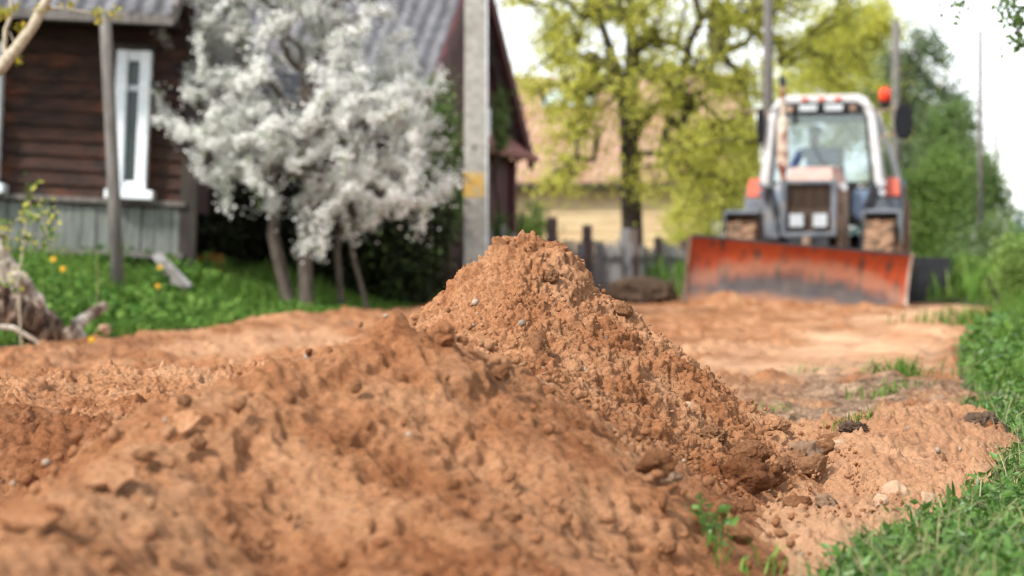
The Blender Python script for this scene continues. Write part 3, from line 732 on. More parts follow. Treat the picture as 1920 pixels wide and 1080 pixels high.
def segmesh(seg, n=6):
    V = []; F = []; k = 0
    P0 = np.array([s[0] for s in seg]); P1 = np.array([s[1] for s in seg]); R0 = np.array([s[2] for s in seg]); R1 = np.array([s[3] for s in seg])
    d = P1-P0; d /= np.linalg.norm(d, axis=1)[:, None]+1e-9
    ref = np.where(np.abs(d[:, 2:3]) < 0.9, np.array([[0, 0, 1.0]]), np.array([[0, 1.0, 0]]))
    a = np.cross(d, ref); a /= np.linalg.norm(a, axis=1)[:, None]; b = np.cross(d, a)
    P1 = P1+d*R1[:, None]*0.4
    t = np.arange(n)*2*math.pi/n
    ring = a[:, None, :]*np.cos(t)[None, :, None]+b[:, None, :]*np.sin(t)[None, :, None]
    V = np.concatenate([P0[:, None]+ring*R0[:, None, None], P1[:, None]+ring*R1[:, None, None]], 1)
    j = np.arange(n); q = np.stack([j, (j+1) % n, (j+1) % n+n, j+n], -1)
    F = q[None]+(np.arange(len(seg))*2*n)[:, None, None]
    return V.reshape(-1, 3), F.reshape(-1, 4)
def inshape(ells, n, g, hole=0.35, hs=0.8, seed=3, shell=0.0):
    """Cluster centres inside a union of ellipsoids, thinned by noise so that gaps stay open."""
    out = []
    wts = np.array([e[3]*e[4]*e[5] for e in ells]); wts = wts/wts.sum()
    while len(out) < n:
        e = ells[g.choice(len(ells), p=wts)]
        v = g.standard_normal(3); v /= np.linalg.norm(v); r = (shell+(1-shell)*g.random())**(1/3.0)
        p = np.array(e[:3])+v*r*np.array(e[3:6])
        f = vn3(np.array([p[0]/hs]), np.array([p[1]/hs]), np.array([p[2]/hs]), seed)[0]
        if f > -1+2*hole*0.5+g.uniform(-0.25, 0.25)-0.0 and (hole <= 0 or f > -0.35+hole*0.3+g.uniform(-0.2, 0.2)): out.append(p)
    return np.array(out)
def tree(name, label, cat, base, trunks, clusters, leaf_n, sigma, ls, mats, bark, seed, group=None, rtip=0.006, rmax=0.15, zmin=0.0, extra=None, up=0.6, wr=0.6, along=0.5):
    g = np.random.default_rng(seed); root = empty(name, base, label=label, cat=cat, group=group)
    seg = branches(trunks, clusters, g, rtip, rmax, zmin)
    b0 = np.array(base, float)
    v, f = segmesh(seg, 7); np_mesh('trunk', v-b0, f, bark, root, smooth=True)
    tips = np.array([s[1] for s in seg if s[3] < rtip*4]); tp0 = np.array([s[0] for s in seg if s[3] < rtip*4])
    def scatter(n, sg):
        n1 = int(n*along); i = g.integers(0, len(tips), n1); t = g.random(n1)[:, None]
        a = tips[i]*t+tp0[i]*(1-t)+g.normal(0, sg*0.45, (n1, 3))
        j = g.integers(0, len(clusters), n-n1); w_ = g.uniform(0.5, 1.3, len(clusters))
        b = clusters[j]+g.normal(0, sg, (n-n1, 3))*w_[j][:, None]
        return np.concatenate([a, b])
    for (pn, mt, frac, lsc) in mats:
        n = int(leaf_n*frac); P = scatter(n, sigma)-b0; L = g.uniform(0.6, 1.3, n)*ls*lsc
        v, f = diamonds(P, L, L*wr*g.uniform(0.8, 1.3, n), g, up, clusters.mean(0)-b0)
        np_mesh(pn, v, f, mt, root)
    return root
M['bark'] = solid('bark', (0.05, 0.04, 0.032), (0.13, 0.105, 0.085), 22, 0.95, bump=0.02, stretch=(1, 1, 0.3))
M['darkbark'] = solid('dark_bark', (0.02, 0.017, 0.014), (0.055, 0.045, 0.035), 16, 0.95, bump=0.02, stretch=(1, 1, 0.3))
M['blossom'] = leafmat('white_blossom', [(0.87, 0.87, 0.84), (0.91, 0.91, 0.90), (0.82, 0.83, 0.79), (0.90, 0.89, 0.87)], 0.5)
M['younggreen'] = leafmat('young_leaves', [(0.10, 0.17, 0.03), (0.17, 0.24, 0.05), (0.08, 0.14, 0.03)], 0.35)
M['lime'] = leafmat('yellow_green_leaves', [(0.50, 0.50, 0.08), (0.60, 0.59, 0.12), (0.43, 0.45, 0.075), (0.68, 0.66, 0.17)], 0.5)
M['shadeleaf'] = leafmat('shaded_leaves', [(0.014, 0.018, 0.009), (0.024, 0.030, 0.013), (0.034, 0.045, 0.015), (0.022, 0.019, 0.013)], 0.2)  # near-black greens hold the shade the shrubs stand in
M['midleaf'] = leafmat('mid_green_leaves', [(0.11, 0.18, 0.05), (0.15, 0.23, 0.07), (0.19, 0.28, 0.095), (0.12, 0.19, 0.06)], 0.4)
M['pineleaf'] = leafmat('grey_green_leaves', [(0.13, 0.18, 0.09), (0.17, 0.23, 0.12), (0.21, 0.27, 0.15), (0.10, 0.15, 0.07)], 0.4)
M['lightleaf'] = leafmat('light_green_leaves', [(0.18, 0.29, 0.06), (0.24, 0.36, 0.09), (0.29, 0.41, 0.13), (0.15, 0.24, 0.05)], 0.4)

def ell(px, py, Y, rx, ry, dy=None):
    """Ellipsoid whose centre is seen at (px, py) and whose half extents are given in photo pixels."""
    p = at(px, py, Y); s = Y/FPX; return (p.x, p.y, p.z, rx*s, (dy if dy else rx*s), ry*s)
# white cherry beside the wooden house
g = np.random.default_rng(5); Yw = 20.6
E = [ell(560, 150, Yw, 240, 150, 1.3), ell(640, 250, Yw-0.2, 200, 110, 1.1), ell(460, 60, Yw, 190, 110, 1.1), ell(690, 90, Yw, 130, 110, 0.9), ell(420, 280, Yw-0.3, 120, 50, 0.6), ell(720, 340, Yw-0.3, 110, 70, 0.7), ell(560, -120, Yw, 220, 160, 1.2), ell(330, 150, Yw, 90, 70, 0.5), ell(330, 40, Yw, 90, 70, 0.5), ell(390, 220, Yw-0.3, 110, 60, 0.6), ell(790, 200, Yw, 80, 80, 0.5), ell(820, 170, Yw, 60, 25, 0.3), ell(500, 360, Yw-0.4, 120, 40, 0.5), ell(780, 330, Yw, 80, 60, .5), ell(600, 420, Yw-0.4, 60, 60, 0.4), ell(600, 470, Yw-0.4, 50, 40, 0.3), ell(690, 420, Yw-0.4, 110, 40, 0.4), ell(800, 360, Yw-0.3, 60, 40, .3), ell(420, 330, Yw-0.3, 60, 30, 0.4)]
cw = inshape(E, 820, g, 0.36, 0.5, 8, 0.2)
b0 = at(575, 583, Yw); b1 = at(545, 580, Yw+0.1); b2 = at(640, 580, Yw+0.3)
trk = [[(b0, 0.075), (at(572, 470, Yw), 0.068), (at(592, 330, Yw), 0.05), (at(570, 200, Yw), 0.03), (at(565, 90, Yw), 0.018)],
       [(b1, 0.07), (at(512, 440, Yw+0.1), 0.06), (at(520, 350, Yw+0.15), 0.05), (at(480, 230, Yw), 0.032), (at(430, 120, Yw), 0.018)],
       [(b2, 0.035), (at(632, 470, Yw+0.3), 0.032), (at(655, 340, Yw+0.2), 0.03), (at(690, 220, Yw), 0.022)],
       [(at(690, 585, Yw+0.2), 0.025), (at(660, 470, Yw+0.2), 0.022), (at(668, 350, Yw+0.2), 0.02)]]
tree('blossom_tree', 'wide cherry tree covered in white blossom between the two dark houses', 'tree', tuple(b0), trk, cw, 125000, 0.058, 0.032,
     [('blossom', M['blossom'], 0.92, 1.0), ('crown', M['younggreen'], 0.08, 1.2)], M['bark'], 5, rtip=0.0045, rmax=0.06, zmin=1.1, wr=0.85, along=0.72, up=1.1)
# maple in yellow-green leaf
Ym = 36.0
E = [ell(1190, 110, Ym, 230, 130, 2.2), ell(1050, 130, Ym, 110, 110, 1.2), ell(1380, 150, Ym, 180, 150, 1.6), ell(1250, -60, Ym, 330, 140, 2.5), ell(1480, 40, Ym+1, 160, 130, 1.5), ell(1090, 265, Ym-0.5, 130, 70, 1.0), ell(1330, 280, Ym-0.4, 140, 80, 1.2), ell(1010, 40, Ym, 90, 90, 1.0), ell(1100, 330, Ym-0.8, 120, 40, 0.7), ell(1290, 350, Ym-0.8, 130, 60, 0.7), ell(1560, 90, Ym+1, 90, 110, 1.0)]
cm = inshape(E, 480, np.random.default_rng(6), 0.4, 0.75, 12)
g = np.random.default_rng(66)
veil = np.array([at(g.uniform(975, 1420), g.uniform(170, 420), Ym-1.0+g.normal(0, 0.5)) for _ in range(45)])
cm = np.concatenate([cm, veil])
bm0 = at(1188, 560, Ym)
trk = [[(bm0, 0.22), (at(1186, 430, Ym), 0.185), (at(1182, 290, Ym), 0.175), (at(1178, 200, Ym), 0.15), (at(1185, 100, Ym), 0.11), (at(1180, -30, Ym), 0.07)],
       [(at(1179, 200, Ym), 0.10), (at(1150, 110, Ym), 0.085), (at(1120, 20, Ym), 0.06)],
       [(at(1182, 250, Ym), 0.10), (at(1230, 200, Ym), 0.075), (at(1310, 175, Ym), 0.06), (at(1390, 140, Ym), 0.04)],
       [(at(1180, 180, Ym), 0.08), (at(1110, 135, Ym), 0.06), (at(1030, 95, Ym), 0.045)]]
tree('maple_tree', 'big yellow-green maple with dark forked trunk in front of the pink roofed house', 'tree', tuple(bm0), trk, cm, 40000, 0.20, 0.074,
     [('crown', M['lime'], 1.0, 1.0)], M['darkbark'], 6, rtip=0.014, rmax=0.12, zmin=1.9, wr=0.7, along=0.4)
# row of trees along the right of the lane
def rtree(px, pyb, Y, ells, ncl, nl, mat, label, seed, ls=0.09, hole=0.3, sg=0.22, trunkr=0.12, name='deciduous_tree', grp='trees along the right of the lane', bark='bark', top=None):
    b = at(px, pyb, Y); b.z = float(land(np.array([b.x]), np.array([Y]))[0])-0.05
    cl_ = inshape(ells, ncl, np.random.default_rng(seed), hole, 0.9, seed)
    zc = np.mean(cl_[:, 2]); zt = np.max(cl_[:, 2])-0.4; zt = max(zt, b.z+0.5)
    tr = [[((b.x, b.y, b.z), trunkr), ((b.x+0.05, b.y, b.z+(zt-b.z)*0.35), trunkr*0.85), ((b.x-0.06, b.y, b.z+(zt-b.z)*0.7), trunkr*0.5), ((cl_[:, 0].mean(), b.y, zt), trunkr*0.2)]]
    return tree(name, label, 'tree', (b.x, b.y, b.z), tr, cl_, nl, sg, ls, [('crown', M[mat], 1.0, 1.0)], M[bark], seed, grp, rtip=0.008, rmax=trunkr*0.7, zmin=b.z+0.3, along=0.4)
rtree(1640, 560, 62, [ell(1620, 140, 62, 80, 130), ell(1660, 260, 62, 90, 150), ell(1560, 200, 62, 60, 150), ell(1690, 190, 60, 55, 90), ell(1590, 120, 62, 80, 90), ell(1520, 150, 62, 90, 90), ell(1610, 50, 62, 90, 60)], 300, 22000, 'lime', 'hazy yellow-green tree rising directly behind the tractor cab', 21, 0.14, 0.4, 0.35)
rtree(1725, 560, 50, [ell(1720, 150, 50, 75, 110), ell(1735, 300, 50, 110, 150), ell(1690, 260, 50, 60, 130)], 190, 17000, 'pineleaf', 'tallest dark grey-green tree right of the tractor beacon', 22, 0.11, 0.25, 0.26)
rtree(1790, 560, 46, [ell(1785, 260, 46, 60, 80), ell(1800, 380, 46, 70, 130)], 130, 12000, 'midleaf', 'dark green tree standing right of the tallest grey-green one', 23, 0.10, 0.25, 0.22)
rtree(1850, 560, 43, [ell(1848, 360, 43, 45, 70), ell(1845, 450, 43, 55, 90)], 110, 10000, 'midleaf', 'lowest dark tree at the right end of the row, beside the thin pole', 24, 0.09, 0.25, 0.2)
rtree(1750, 560, 37, [ell(1745, 380, 37, 55, 90), ell(1770, 330, 37, 40, 60), ell(1735, 450, 37, 42, 50)], 130, 14000, 'lightleaf', 'light green rounded tree in front of the dark tree row', 25, 0.065, 0.15, 0.16, 0.06)
def bush(px, pyb, Y, ells, ncl, nl, mat, label, seed, ls=0.06, sg=0.14, hole=0.2, grp=None, extra=None, along=0.35, name='bush', cat='bush'):
    b = at(px, pyb, Y); b.z = float(land(np.array([b.x]), np.array([Y]))[0])-0.03
    cl_ = inshape(ells, ncl, np.random.default_rng(seed), hole, 0.6, seed); cl_[:, 2] = np.maximum(cl_[:, 2], b.z+0.08)
    tr = [[((b.x+dx, b.y, b.z), 0.025), ((b.x+dx*2.2, b.y+0.1*dx, b.z+0.45*(cl_[:, 2].max()-b.z)), 0.018)] for dx in (-0.15, 0.0, 0.14)]
    mats = [('crown', M[mat], 1.0, 1.0)]
    if extra: mats = [('crown', M[mat], 0.8, 1.0), extra]
    return tree(name, label, cat, (b.x, b.y, b.z), tr, cl_, nl, sg, ls, mats, M['darkbark'], seed, grp, rtip=0.005, rmax=0.03, zmin=b.z+0.1, along=along)
bush(1868, 560, 40, [ell(1865, 480, 40, 45, 75), ell(1900, 520, 40, 40, 50)], 90, 8000, 'lightleaf', 'pale bush dotted with white blossom at the far right of the lane', 26, 0.06, 0.15, 0.2, extra=('blossom', M['blossom'], 0.2, 0.9))
bush(1800, 575, 34, [ell(1800, 535, 34, 75, 32), ell(1850, 545, 34, 50, 25)], 90, 7000, 'midleaf', 'low dark undergrowth at the foot of the tree row', 27, 0.06, 0.14)
bush(1905, 575, 24, [ell(1930, 500, 24, 60, 60)], 60, 5000, 'lightleaf', 'leafy green weed clump rising from the verge at the right edge', 28, 0.05, 0.11)
# garden shrubs behind the cherry, their shade put into dark leaf colours
bush(400, 520, 23.5, [ell(400, 420, 23.5, 75, 120, 0.8), ell(360, 330, 23.5, 50, 70, .6)], 150, 13000, 'shadeleaf', 'dark dense shrub at the corner of the wooden house', 31, 0.07, 0.13)
bush(520, 540, 24.2, [ell(530, 430, 24.2, 110, 110, 0.9), ell(480, 330, 24.2, 90, 60, .6)], 170, 15000, 'shadeleaf', 'dark leafy shrub filling the gap behind the cherry trunks', 32, 0.07, 0.14)
bush(650, 545, 23.8, [ell(655, 450, 23.8, 110, 95, 0.8)], 150, 12000, 'shadeleaf', 'dark twiggy shrub right of the cherry trunks', 33, 0.07, 0.14, extra=('blossom', M['blossom'], 0.004, 1.5))
bush(770, 545, 23.6, [ell(770, 460, 23.6, 85, 85, 0.6), ell(800, 400, 23.6, 50, 60, .5)], 120, 10000, 'shadeleaf', 'dark shrub left of the concrete pole', 34, 0.07, 0.14, extra=('twig_leaves', M['midleaf'], 0.2, 1.0))
bush(830, 500, 25.0, [ell(825, 250, 25.0, 40, 110, 0.35), ell(820, 380, 25.0, 45, 90, 0.35)], 110, 6000, 'midleaf', 'slender green climbing shrub against the maroon gable', 35, 0.06, 0.10)
bush(935, 500, 28.0, [ell(935, 240, 28, 14, 70, 0.25), ell(940, 450, 28, 18, 50, .3)], 50, 1500, 'midleaf', 'thin green shrub climbing the maroon house right of the concrete pole', 36, 0.06, 0.08)
bush(1330, 520, 41, [ell(1330, 330, 41, 75, 110, 1.0), ell(1300, 420, 41, 60, 70, .9), ell(1390, 300, 41, 50, 120, .9)], 170, 13000, 'lime', 'yellow-green bush between the far house and the tractor', 37, 0.07, 0.17, 0.35)
bush(1005, 500, 33, [ell(1000, 430, 33, 45, 40, 0.5)], 40, 2200, 'younggreen', 'thin fresh green shrub in front of the yellow house wall', 38, 0.06, 0.12)
bush(1360, 520, 43, [ell(1362, 400, 43, 26, 50, 0.5)], 50, 3500, 'blossom', 'small white blossoming shrub left of the tractor', 39, 0.06, 0.12, along=0.3)
# distant wood on the skyline
g = np.random.default_rng(8); parts_ = []
for i in range(60):
    Yd = g.uniform(240, 330); xx = g.uniform(-0.33, 0.33)*Yd; hgt = g.uniform(5, 9) if xx < 0.22*Yd else g.uniform(6, 9)
    Pq = np.array([xx, Yd, hgt*0.5])+g.normal(0, 1, (260, 3))*np.array([3.2, 2, hgt*0.24])
    parts_.append(diamonds(Pq, g.uniform(0.8, 1.8, 260), g.uniform(0.6, 1.3, 260), g))
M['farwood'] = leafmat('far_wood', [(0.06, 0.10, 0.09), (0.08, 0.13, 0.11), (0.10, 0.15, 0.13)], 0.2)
tag(np_mesh('woods', *join(parts_), M['farwood']), 'bluish far-off wood on the skyline', 'woods', kind='stuff')

# bare-limbed tree at the left edge, its bough crossing the corner of the picture
Yb = 11.5
b = at(-330, 700, Yb); b.z = 0.1
seg = []
def limb(pts, r0, r1):
    for i in range(len(pts)-1):
        t0 = i/(len(pts)-1); t1 = (i+1)/(len(pts)-1); seg.append((np.array(pts[i]), np.array(pts[i+1]), r0+(r1-r0)*t0, r0+(r1-r0)*t1))
limb([b, at(-300, 420, Yb), at(-240, 260, Yb), at(-130, 190, Yb)], 0.10, 0.055)
limb([at(-130, 190, Yb), at(-50, 160, Yb), at(0, 128, Yb), at(30, 92, Yb), at(62, 48, Yb), at(88, 0, Yb), at(105, -60, Yb)], 0.042, 0.022)
limb([at(14, 110, Yb), at(8, 90, Yb), at(10, 55, Yb), at(22, 28, Yb), at(20, -20, Yb)], 0.014, 0.009)
limb([at(60, 18, Yb), at(110, 14, Yb), at(170, 24, Yb), at(235, 26, Yb)], 0.006, 0.003)
limb([at(14, 110, Yb), at(27, 80, Yb), at(18, 60, Yb)], 0.005, 0.003)
root = empty('fruit_tree', tuple(b), label='bare-limbed tree whose pale bough crosses the upper left corner', cat='tree')
M['palebark'] = solid('pale_bark', (0.30, 0.25, 0.18), (0.46, 0.40, 0.30), 30, 0.9, bump=0.004)
v, f = segmesh(seg, 10); np_mesh('trunk', v-np.array(b), f, M['palebark'], root, smooth=True)
M['bud'] = leafmat('opening_buds', [(0.42, 0.30, 0.03), (0.36, 0.33, 0.04), (0.30, 0.34, 0.06)], 0.4)
g = np.random.default_rng(4); P = np.concatenate([np.array(at(px, py, Yb))+g.normal(0, 0.018, (16, 3)) for px, py in [(25, 14), (80, 14), (70, 18), (180, 28), (185, 32), (28, 115), (10, 25), (42, 52), (215, 22), (2, 20), (130, 6)]])
v, f = diamonds(P-np.array(b), g.uniform(0.02, 0.045, len(P)), g.uniform(0.012, 0.028, len(P)), g); np_mesh('crown', v, f, M['bud'], root)
# overhanging twigs, top right
Yt = 9.0
b = at(2080, 640, Yt); b.z = 0.05; seg = []
limb([b, at(2060, 300, Yt), at(2040, 60, Yt), at(2010, -60, Yt)], 0.08, 0.04)
limb([at(2010, -60, Yt), at(1950, -40, Yt), at(1900, -10, Yt), at(1870, 12, Yt)], 0.012, 0.003)
limb([at(1950, -40, Yt), at(1840, -30, Yt), at(1800, 8, Yt), at(1760, 22, Yt)], 0.006, 0.0015)
limb([at(2030, 10, Yt), at(1960, 20, Yt), at(1925, 40, Yt), at(1905, 60, Yt), at(1912, 85, Yt)], 0.008, 0.002)
limb([at(1950, -40, Yt), at(1800, -60, Yt), at(1740, -20, Yt), at(1734, 8, Yt), at(1742, 45, Yt), at(1758, 72, Yt), at(1775, 92, Yt)], 0.004, 0.0012)
limb([at(1840, -30, Yt), at(1822, 5, Yt), at(1808, 40, Yt)], 0.003, 0.001)
root = empty('twig_tree', tuple(b), label='tree leaning in from the right, thin leafy twigs hanging into the sky corner', cat='tree')
v, f = segmesh(seg, 7); np_mesh('trunk', v-np.array(b), f, M['darkbark'], root, smooth=True)
P = np.concatenate([np.array(at(px, py, Yt))+g.normal(0, 0.02, (k, 3)) for px, py, k in [(1900, 8, 26), (1885, 4, 14), (1912, 28, 26), (1893, 42, 18), (1915, 60, 20), (1908, 85, 16), (1918, 75, 14), (1800, 6, 10), (1790, 14, 8), (1804, 40, 5), (1775, 91, 6), (1870, 14, 12), (1890, 84, 6), (1760, 24, 4), (1918, 45, 14)]])
v, f = leafquads(P-np.array(b), g.uniform(0.02, 0.05, len(P)), g.uniform(0.014, 0.028, len(P)), g); np_mesh('crown', v, f, M['midleaf'], root)

# ------------------------------------------------------------------ houses (local x towards the road, y up the road)
def gz(x, y): return float(land(np.array([float(x)]), np.array([float(y)]))[0])
RZ = -TH
M['log'] = solid('brown_boards', (0.018, 0.012, 0.010), (0.058, 0.026, 0.017), 7, 0.9, bump=0.006, stretch=(1, 0.6, 2.0), c3=(0.17, 0.055, 0.02), s3=1.6, m3=(0.54, 0.72))
M['trimdark'] = solid('dark_trim', (0.018, 0.015, 0.013), (0.05, 0.04, 0.034), 9, 0.85, bump=0.004, stretch=(1, 1, 0.2))
M['greyboard'] = solid('grey_boards', (0.075, 0.085, 0.075), (0.19, 0.205, 0.185), 6, 0.85, bump=0.006, stretch=(1, 6, 0.5))
M['white'] = solid('white_paint', (0.62, 0.68, 0.72), (0.78, 0.82, 0.84), 12, 0.45)
M['slate'] = solid('grey_corrugated', (0.085, 0.085, 0.095), (0.18, 0.18, 0.195), 5, 0.8, bump=0.004, c3=(0.07, 0.07, 0.065), s3=2.0, m3=(0.5, 0.8))
M['maroon'] = solid('shaded_maroon', (0.045, 0.012, 0.015), (0.09, 0.024, 0.028), 5, 0.6, stretch=(1, 1, 0.25))  # maroon darkened so the colour itself holds the wall's deep shade
M['maroonlight'] = solid('faded_maroon', (0.20, 0.06, 0.06), (0.36, 0.16, 0.15), 5, 0.6)
M['wood'] = solid('weathered_wood', (0.075, 0.068, 0.062), (0.19, 0.175, 0.16), 12, 0.9, bump=0.005, stretch=(4, 4, 0.4))
M['pink'] = solid('pink_roof', (0.34, 0.21, 0.14), (0.45, 0.30, 0.21), 3, 0.8, c3=(0.29, 0.15, 0.09), s3=1.2)
M['yellow_wall'] = solid('yellow_boards', (0.44, 0.32, 0.17), (0.56, 0.43, 0.26), 3, 0.8, stretch=(0.4, 0.4, 4), c3=(0.40, 0.24, 0.12), s3=1.0)
M['brick'] = solid('white_brick', (0.60, 0.60, 0.58), (0.80, 0.80, 0.78), 8, 0.85, bump=0.004)
M['lightblue'] = solid('light_blue_tin', (0.50, 0.66, 0.72), (0.62, 0.76, 0.80), 5, 0.5)
M['concrete'] = solid('concrete', (0.26, 0.25, 0.225), (0.41, 0.40, 0.365), 14, 0.9, bump=0.003, c3=(0.22, 0.20, 0.17), s3=5, m3=(0.55, 0.75))
M['polepaint'] = solid('yellow_paint', (0.50, 0.30, 0.06), (0.62, 0.42, 0.13), 18, 0.85, c3=(0.40, 0.34, 0.24), s3=9, m3=(0.48, 0.62))
def glassmat(name, tint, gloss=0.25, rough=0.03, alpha_tint=(0.8, 0.86, 0.85)):
    m, t, b = nm(name)
    tr = node(t, 'ShaderNodeBsdfTransparent'); tr.inputs['Color'].default_value = (*alpha_tint, 1)
    gl = node(t, 'ShaderNodeBsdfGlossy'); gl.inputs['Color'].default_value = (*tint, 1); gl.inputs['Roughness'].default_value = rough
    fr = node(t, 'ShaderNodeFresnel', IOR=1.5); mt = node(t, 'ShaderNodeMath', operation='ADD'); t.links.new(fr.outputs[0], mt.inputs[0]); mt.inputs[1].default_value = gloss
    mx = node(t, 'ShaderNodeMixShader'); t.links.new(mt.outputs[0], mx.inputs[0]); t.links.new(tr.outputs[0], mx.inputs[1]); t.links.new(gl.outputs[0], mx.inputs[2])
    t.links.new(mx.outputs[0], t.nodes['Material Output'].inputs['Surface']); return m
M['pane'] = glassmat('window_glass', (0.9, 0.95, 0.95), 0.10)
M['darkpane'] = solid('dark_room_glass', (0.03, 0.05, 0.05), (0.05, 0.075, 0.07), 3, 0.12)
M['curtain'] = solid('curtain', (0.68, 0.70, 0.70), (0.80, 0.82, 0.82), 20, 0.9, stretch=(1, 6, 0.3))

def corrugated(mb, x0, x1, y0, z0, y1, z1, pitch=0.18, amp=0.028, th=0.02, along='x'):
    """Wavy sheet from the eave line (y0,z0) to the ridge (y1,z1); the waves run up the slope."""
    n = max(8, int((x1-x0)/pitch*6)); vs = []; dy, dz = y1-y0, z1-z0; L = math.hypot(dy, dz); ny_, nz_ = -dz/L, dy/L
    if nz_ < 0: ny_, nz_ = -ny_, -nz_
    for i in range(n+1):
        x = x0+(x1-x0)*i/n; w = amp*math.sin(2*math.pi*(x-x0)/pitch)
        for (yy, zz) in ((y0, z0), (y1, z1)):
            for t in (0, -th): vs.append((x, yy+ny_*(w+t), zz+nz_*(w+t)))
    fs = []
    for i in range(n):
        a = 4*i; b = a+4; fs += [(a, b, b+2, a+2), (a+1, a+3, b+3, b+1), (a, a+1, b+1, b), (a+2, b+2, b+3, a+3)]
    fs += [(0, 2, 3, 1), (4*n, 4*n+1, 4*n+3, 4*n+2)]
    if along == 'y': vs = [(v[1], v[0], v[2]) for v in vs]
    mb.add(vs, fs)

# wooden house, left: its long wall looks towards the lens, sagging a little to the right
O1 = at(340, 500, 20.7); O1.z = 0.0
h1 = empty('wooden_house', O1, math.radians(-88), label='dark brown clapboard house with white framed windows and grey plank skirting at the left edge', cat='house')
h1.rotation_euler = (-0.045, 0, math.radians(-88))
mb = MB(); z = 1.10
while z < 2.95:                                   # overlapping clapboards
    mb.prism([(0.0, z), (0.046, z), (0.008, z+0.145), (0.0, z+0.145)], 'y', -9.5, -0.0); z += 0.142
mb.box((-3.5, -4.75, 2.0), (6.98, 9.48, 1.90)); mb.build('wall', M['log'], h1)
mb = MB()
for i in range(66):
    y = -9.45+i*0.1445; mb.box((0.055+0.006*(i % 3), y, 0.84), (0.03, 0.138, 0.44-0.01*(i % 4)))
mb.build('skirting', M['greyboard'], h1, bevel=0.004)
mb = MB(); mb.box((0.06, -4.75, 1.10), (0.16, 9.5, 0.05)); mb.build('skirting_ledge', M['wood'], h1, bevel=0.006)
mb = MB(); mb.box((0.085, -4.75, 0.60), (0.12, 9.5, 0.06)); mb.build('bottom_rail', M['wood'], h1, bevel=0.006)
mb = MB(); mb.box((-0.06, -4.75, 0.26), (0.10, 9.4, 0.62)); mb.build('plinth', M['trimdark'], h1)
mb = MB(); mb.box((0.02, 0.03, 1.55), (0.16, 0.16, 2.7)); mb.build('corner_board', M['trimdark'], h1, bevel=0.006)
def house_window(y0, y1, z0, z1, fw):
    w = empty('window', (0, 0, 0)); w.parent = h1
    yc = (y0+y1)/2; mb = MB()
    for y in (y0+fw/2, y1-fw/2): mb.box((0.09, y, (z0+z1)/2), (0.19, fw, z1-z0))
    mb.box((0.085, yc, z1-0.05), (0.15, y1-y0-2*fw-0.002, 0.10)); mb.box((0.085, yc, z0+0.05), (0.15, y1-y0-2*fw-0.002, 0.10))
    mb.box((0.06, yc, z1-0.36), (0.09, y1-y0-2*fw-0.002, 0.05))
    mb.build('frame', M['white'], w, bevel=0.008)
    mb = MB(); mb.box((0.13, yc+0.02, z0-0.03), (0.30, y1-y0+0.13, 0.09)); mb.build('sill', M['white'], w, bevel=0.012)
    mb = MB(); mb.box((0.040, yc, (z0+z1)/2), (0.012, y1-y0-2*fw+0.02, z1-z0-0.16)); mb.build('pane', M['darkpane'], w)
    mb = MB(); mb.box((0.10, yc, z1+0.03), (0.2, y1-y0+0.06, 0.06)); mb.build('head_casing', M['trimdark'], w, bevel=0.006)
house_window(-0.71, -0.38, 1.20, 2.56, 0.105)
house_window(-2.6, -1.80, 1.20, 2.58, 0.125)
mb = MB(); corrugated(mb, -9.9, -0.12, 0.80, 2.84, -3.6, 5.4, along='y'); mb.build('roof', M['slate'], h1)
mb = MB(); mb.box((0.38, -4.95, 2.80), (0.78, 9.7, 0.03)); mb.build('soffit', M['trimdark'], h1)
mb = MB(); mb.box((0.785, -4.95, 2.80), (0.03, 9.7, 0.10)); mb.build('fascia', M['wood'], h1, bevel=0.005)
mb = MB(); mb.bar((0.84, -0.09, 2.86), (-3.6, -0.09, 5.44), 0.05, 0.16); mb.build('verge_board', M['wood'], h1)
mb = MB(); mb.prism([(0.0, 2.65), (-3.5, 5.05), (-7.0, 2.65)], 'y', -0.05, -0.01); mb.build('gable_wall', M['trimdark'], h1)
mb = MB(); mb.tube([at(196, 20, 17.0), at(205, 180, 17.0), at(213, 350, 17.0), at(222, 560, 17.0)], [0.047, 0.05, 0.052, 0.055], 10)
b = at(222, 560, 17.0); o = mb.build('wooden_post', M['wood'], origin=b, smooth=True); tag(o, 'weathered grey wooden post leaning slightly before the brown wall', 'post')

# maroon house with steep gable to the road
O2 = Vector((0.232*28.4-7.25, 28.4, 0.1))
h2 = empty('maroon_house', O2, RZ, label='maroon house with steep grey corrugated roof behind the concrete pole', cat='house')
mb = MB(); mb.prism([(-2.75, -0.1), (2.75, -0.1), (2.75, 2.15), (0, 4.33), (-2.75, 2.15)], 'x', -9.0, -0.02); mb.build('wall', M['maroon'], h2)
mb = MB()
for i in range(37):                                # vertical boards on the gable
    y = -2.66+i*0.148; top = 2.15+(2.75-abs(y))*0.79
    mb.box((0.004+0.008*(i % 2), y, (0+top)/2), (0.03, 0.14, top-0.05))
mb.build('gable_boards', M['maroon'], h2)
mb = MB(); corrugated(mb, -9.3, 0.25, -3.12, 1.98, 0.03, 4.53, 0.2, 0.035); mb.build('roof_slope', M['slate'], h2)
mb = MB(); corrugated(mb, -9.3, 0.25, 3.12, 1.98, -0.03, 4.53, 0.2, 0.035); mb.build('roof_slope', M['slate'], h2)
for s in (-1, 1): mb = MB(); mb.bar((0.25, s*3.16, 1.90), (0.25, 0, 4.50), 0.06, 0.20); mb.build('bargeboard', M['maroon'], h2)
mb = MB(); mb.hexa([(0.02, -3.05, 2.06), (0.36, -3.05, 1.92), (0.36, 3.1, 1.92), (0.02, 3.1, 2.06)], [(0.02, -3.05, 2.32), (0.38, -3.05, 1.98), (0.38, 3.1, 1.98), (0.02, 3.1, 2.32)]); mb.build('skirt_roof', M['maroonlight'], h2)
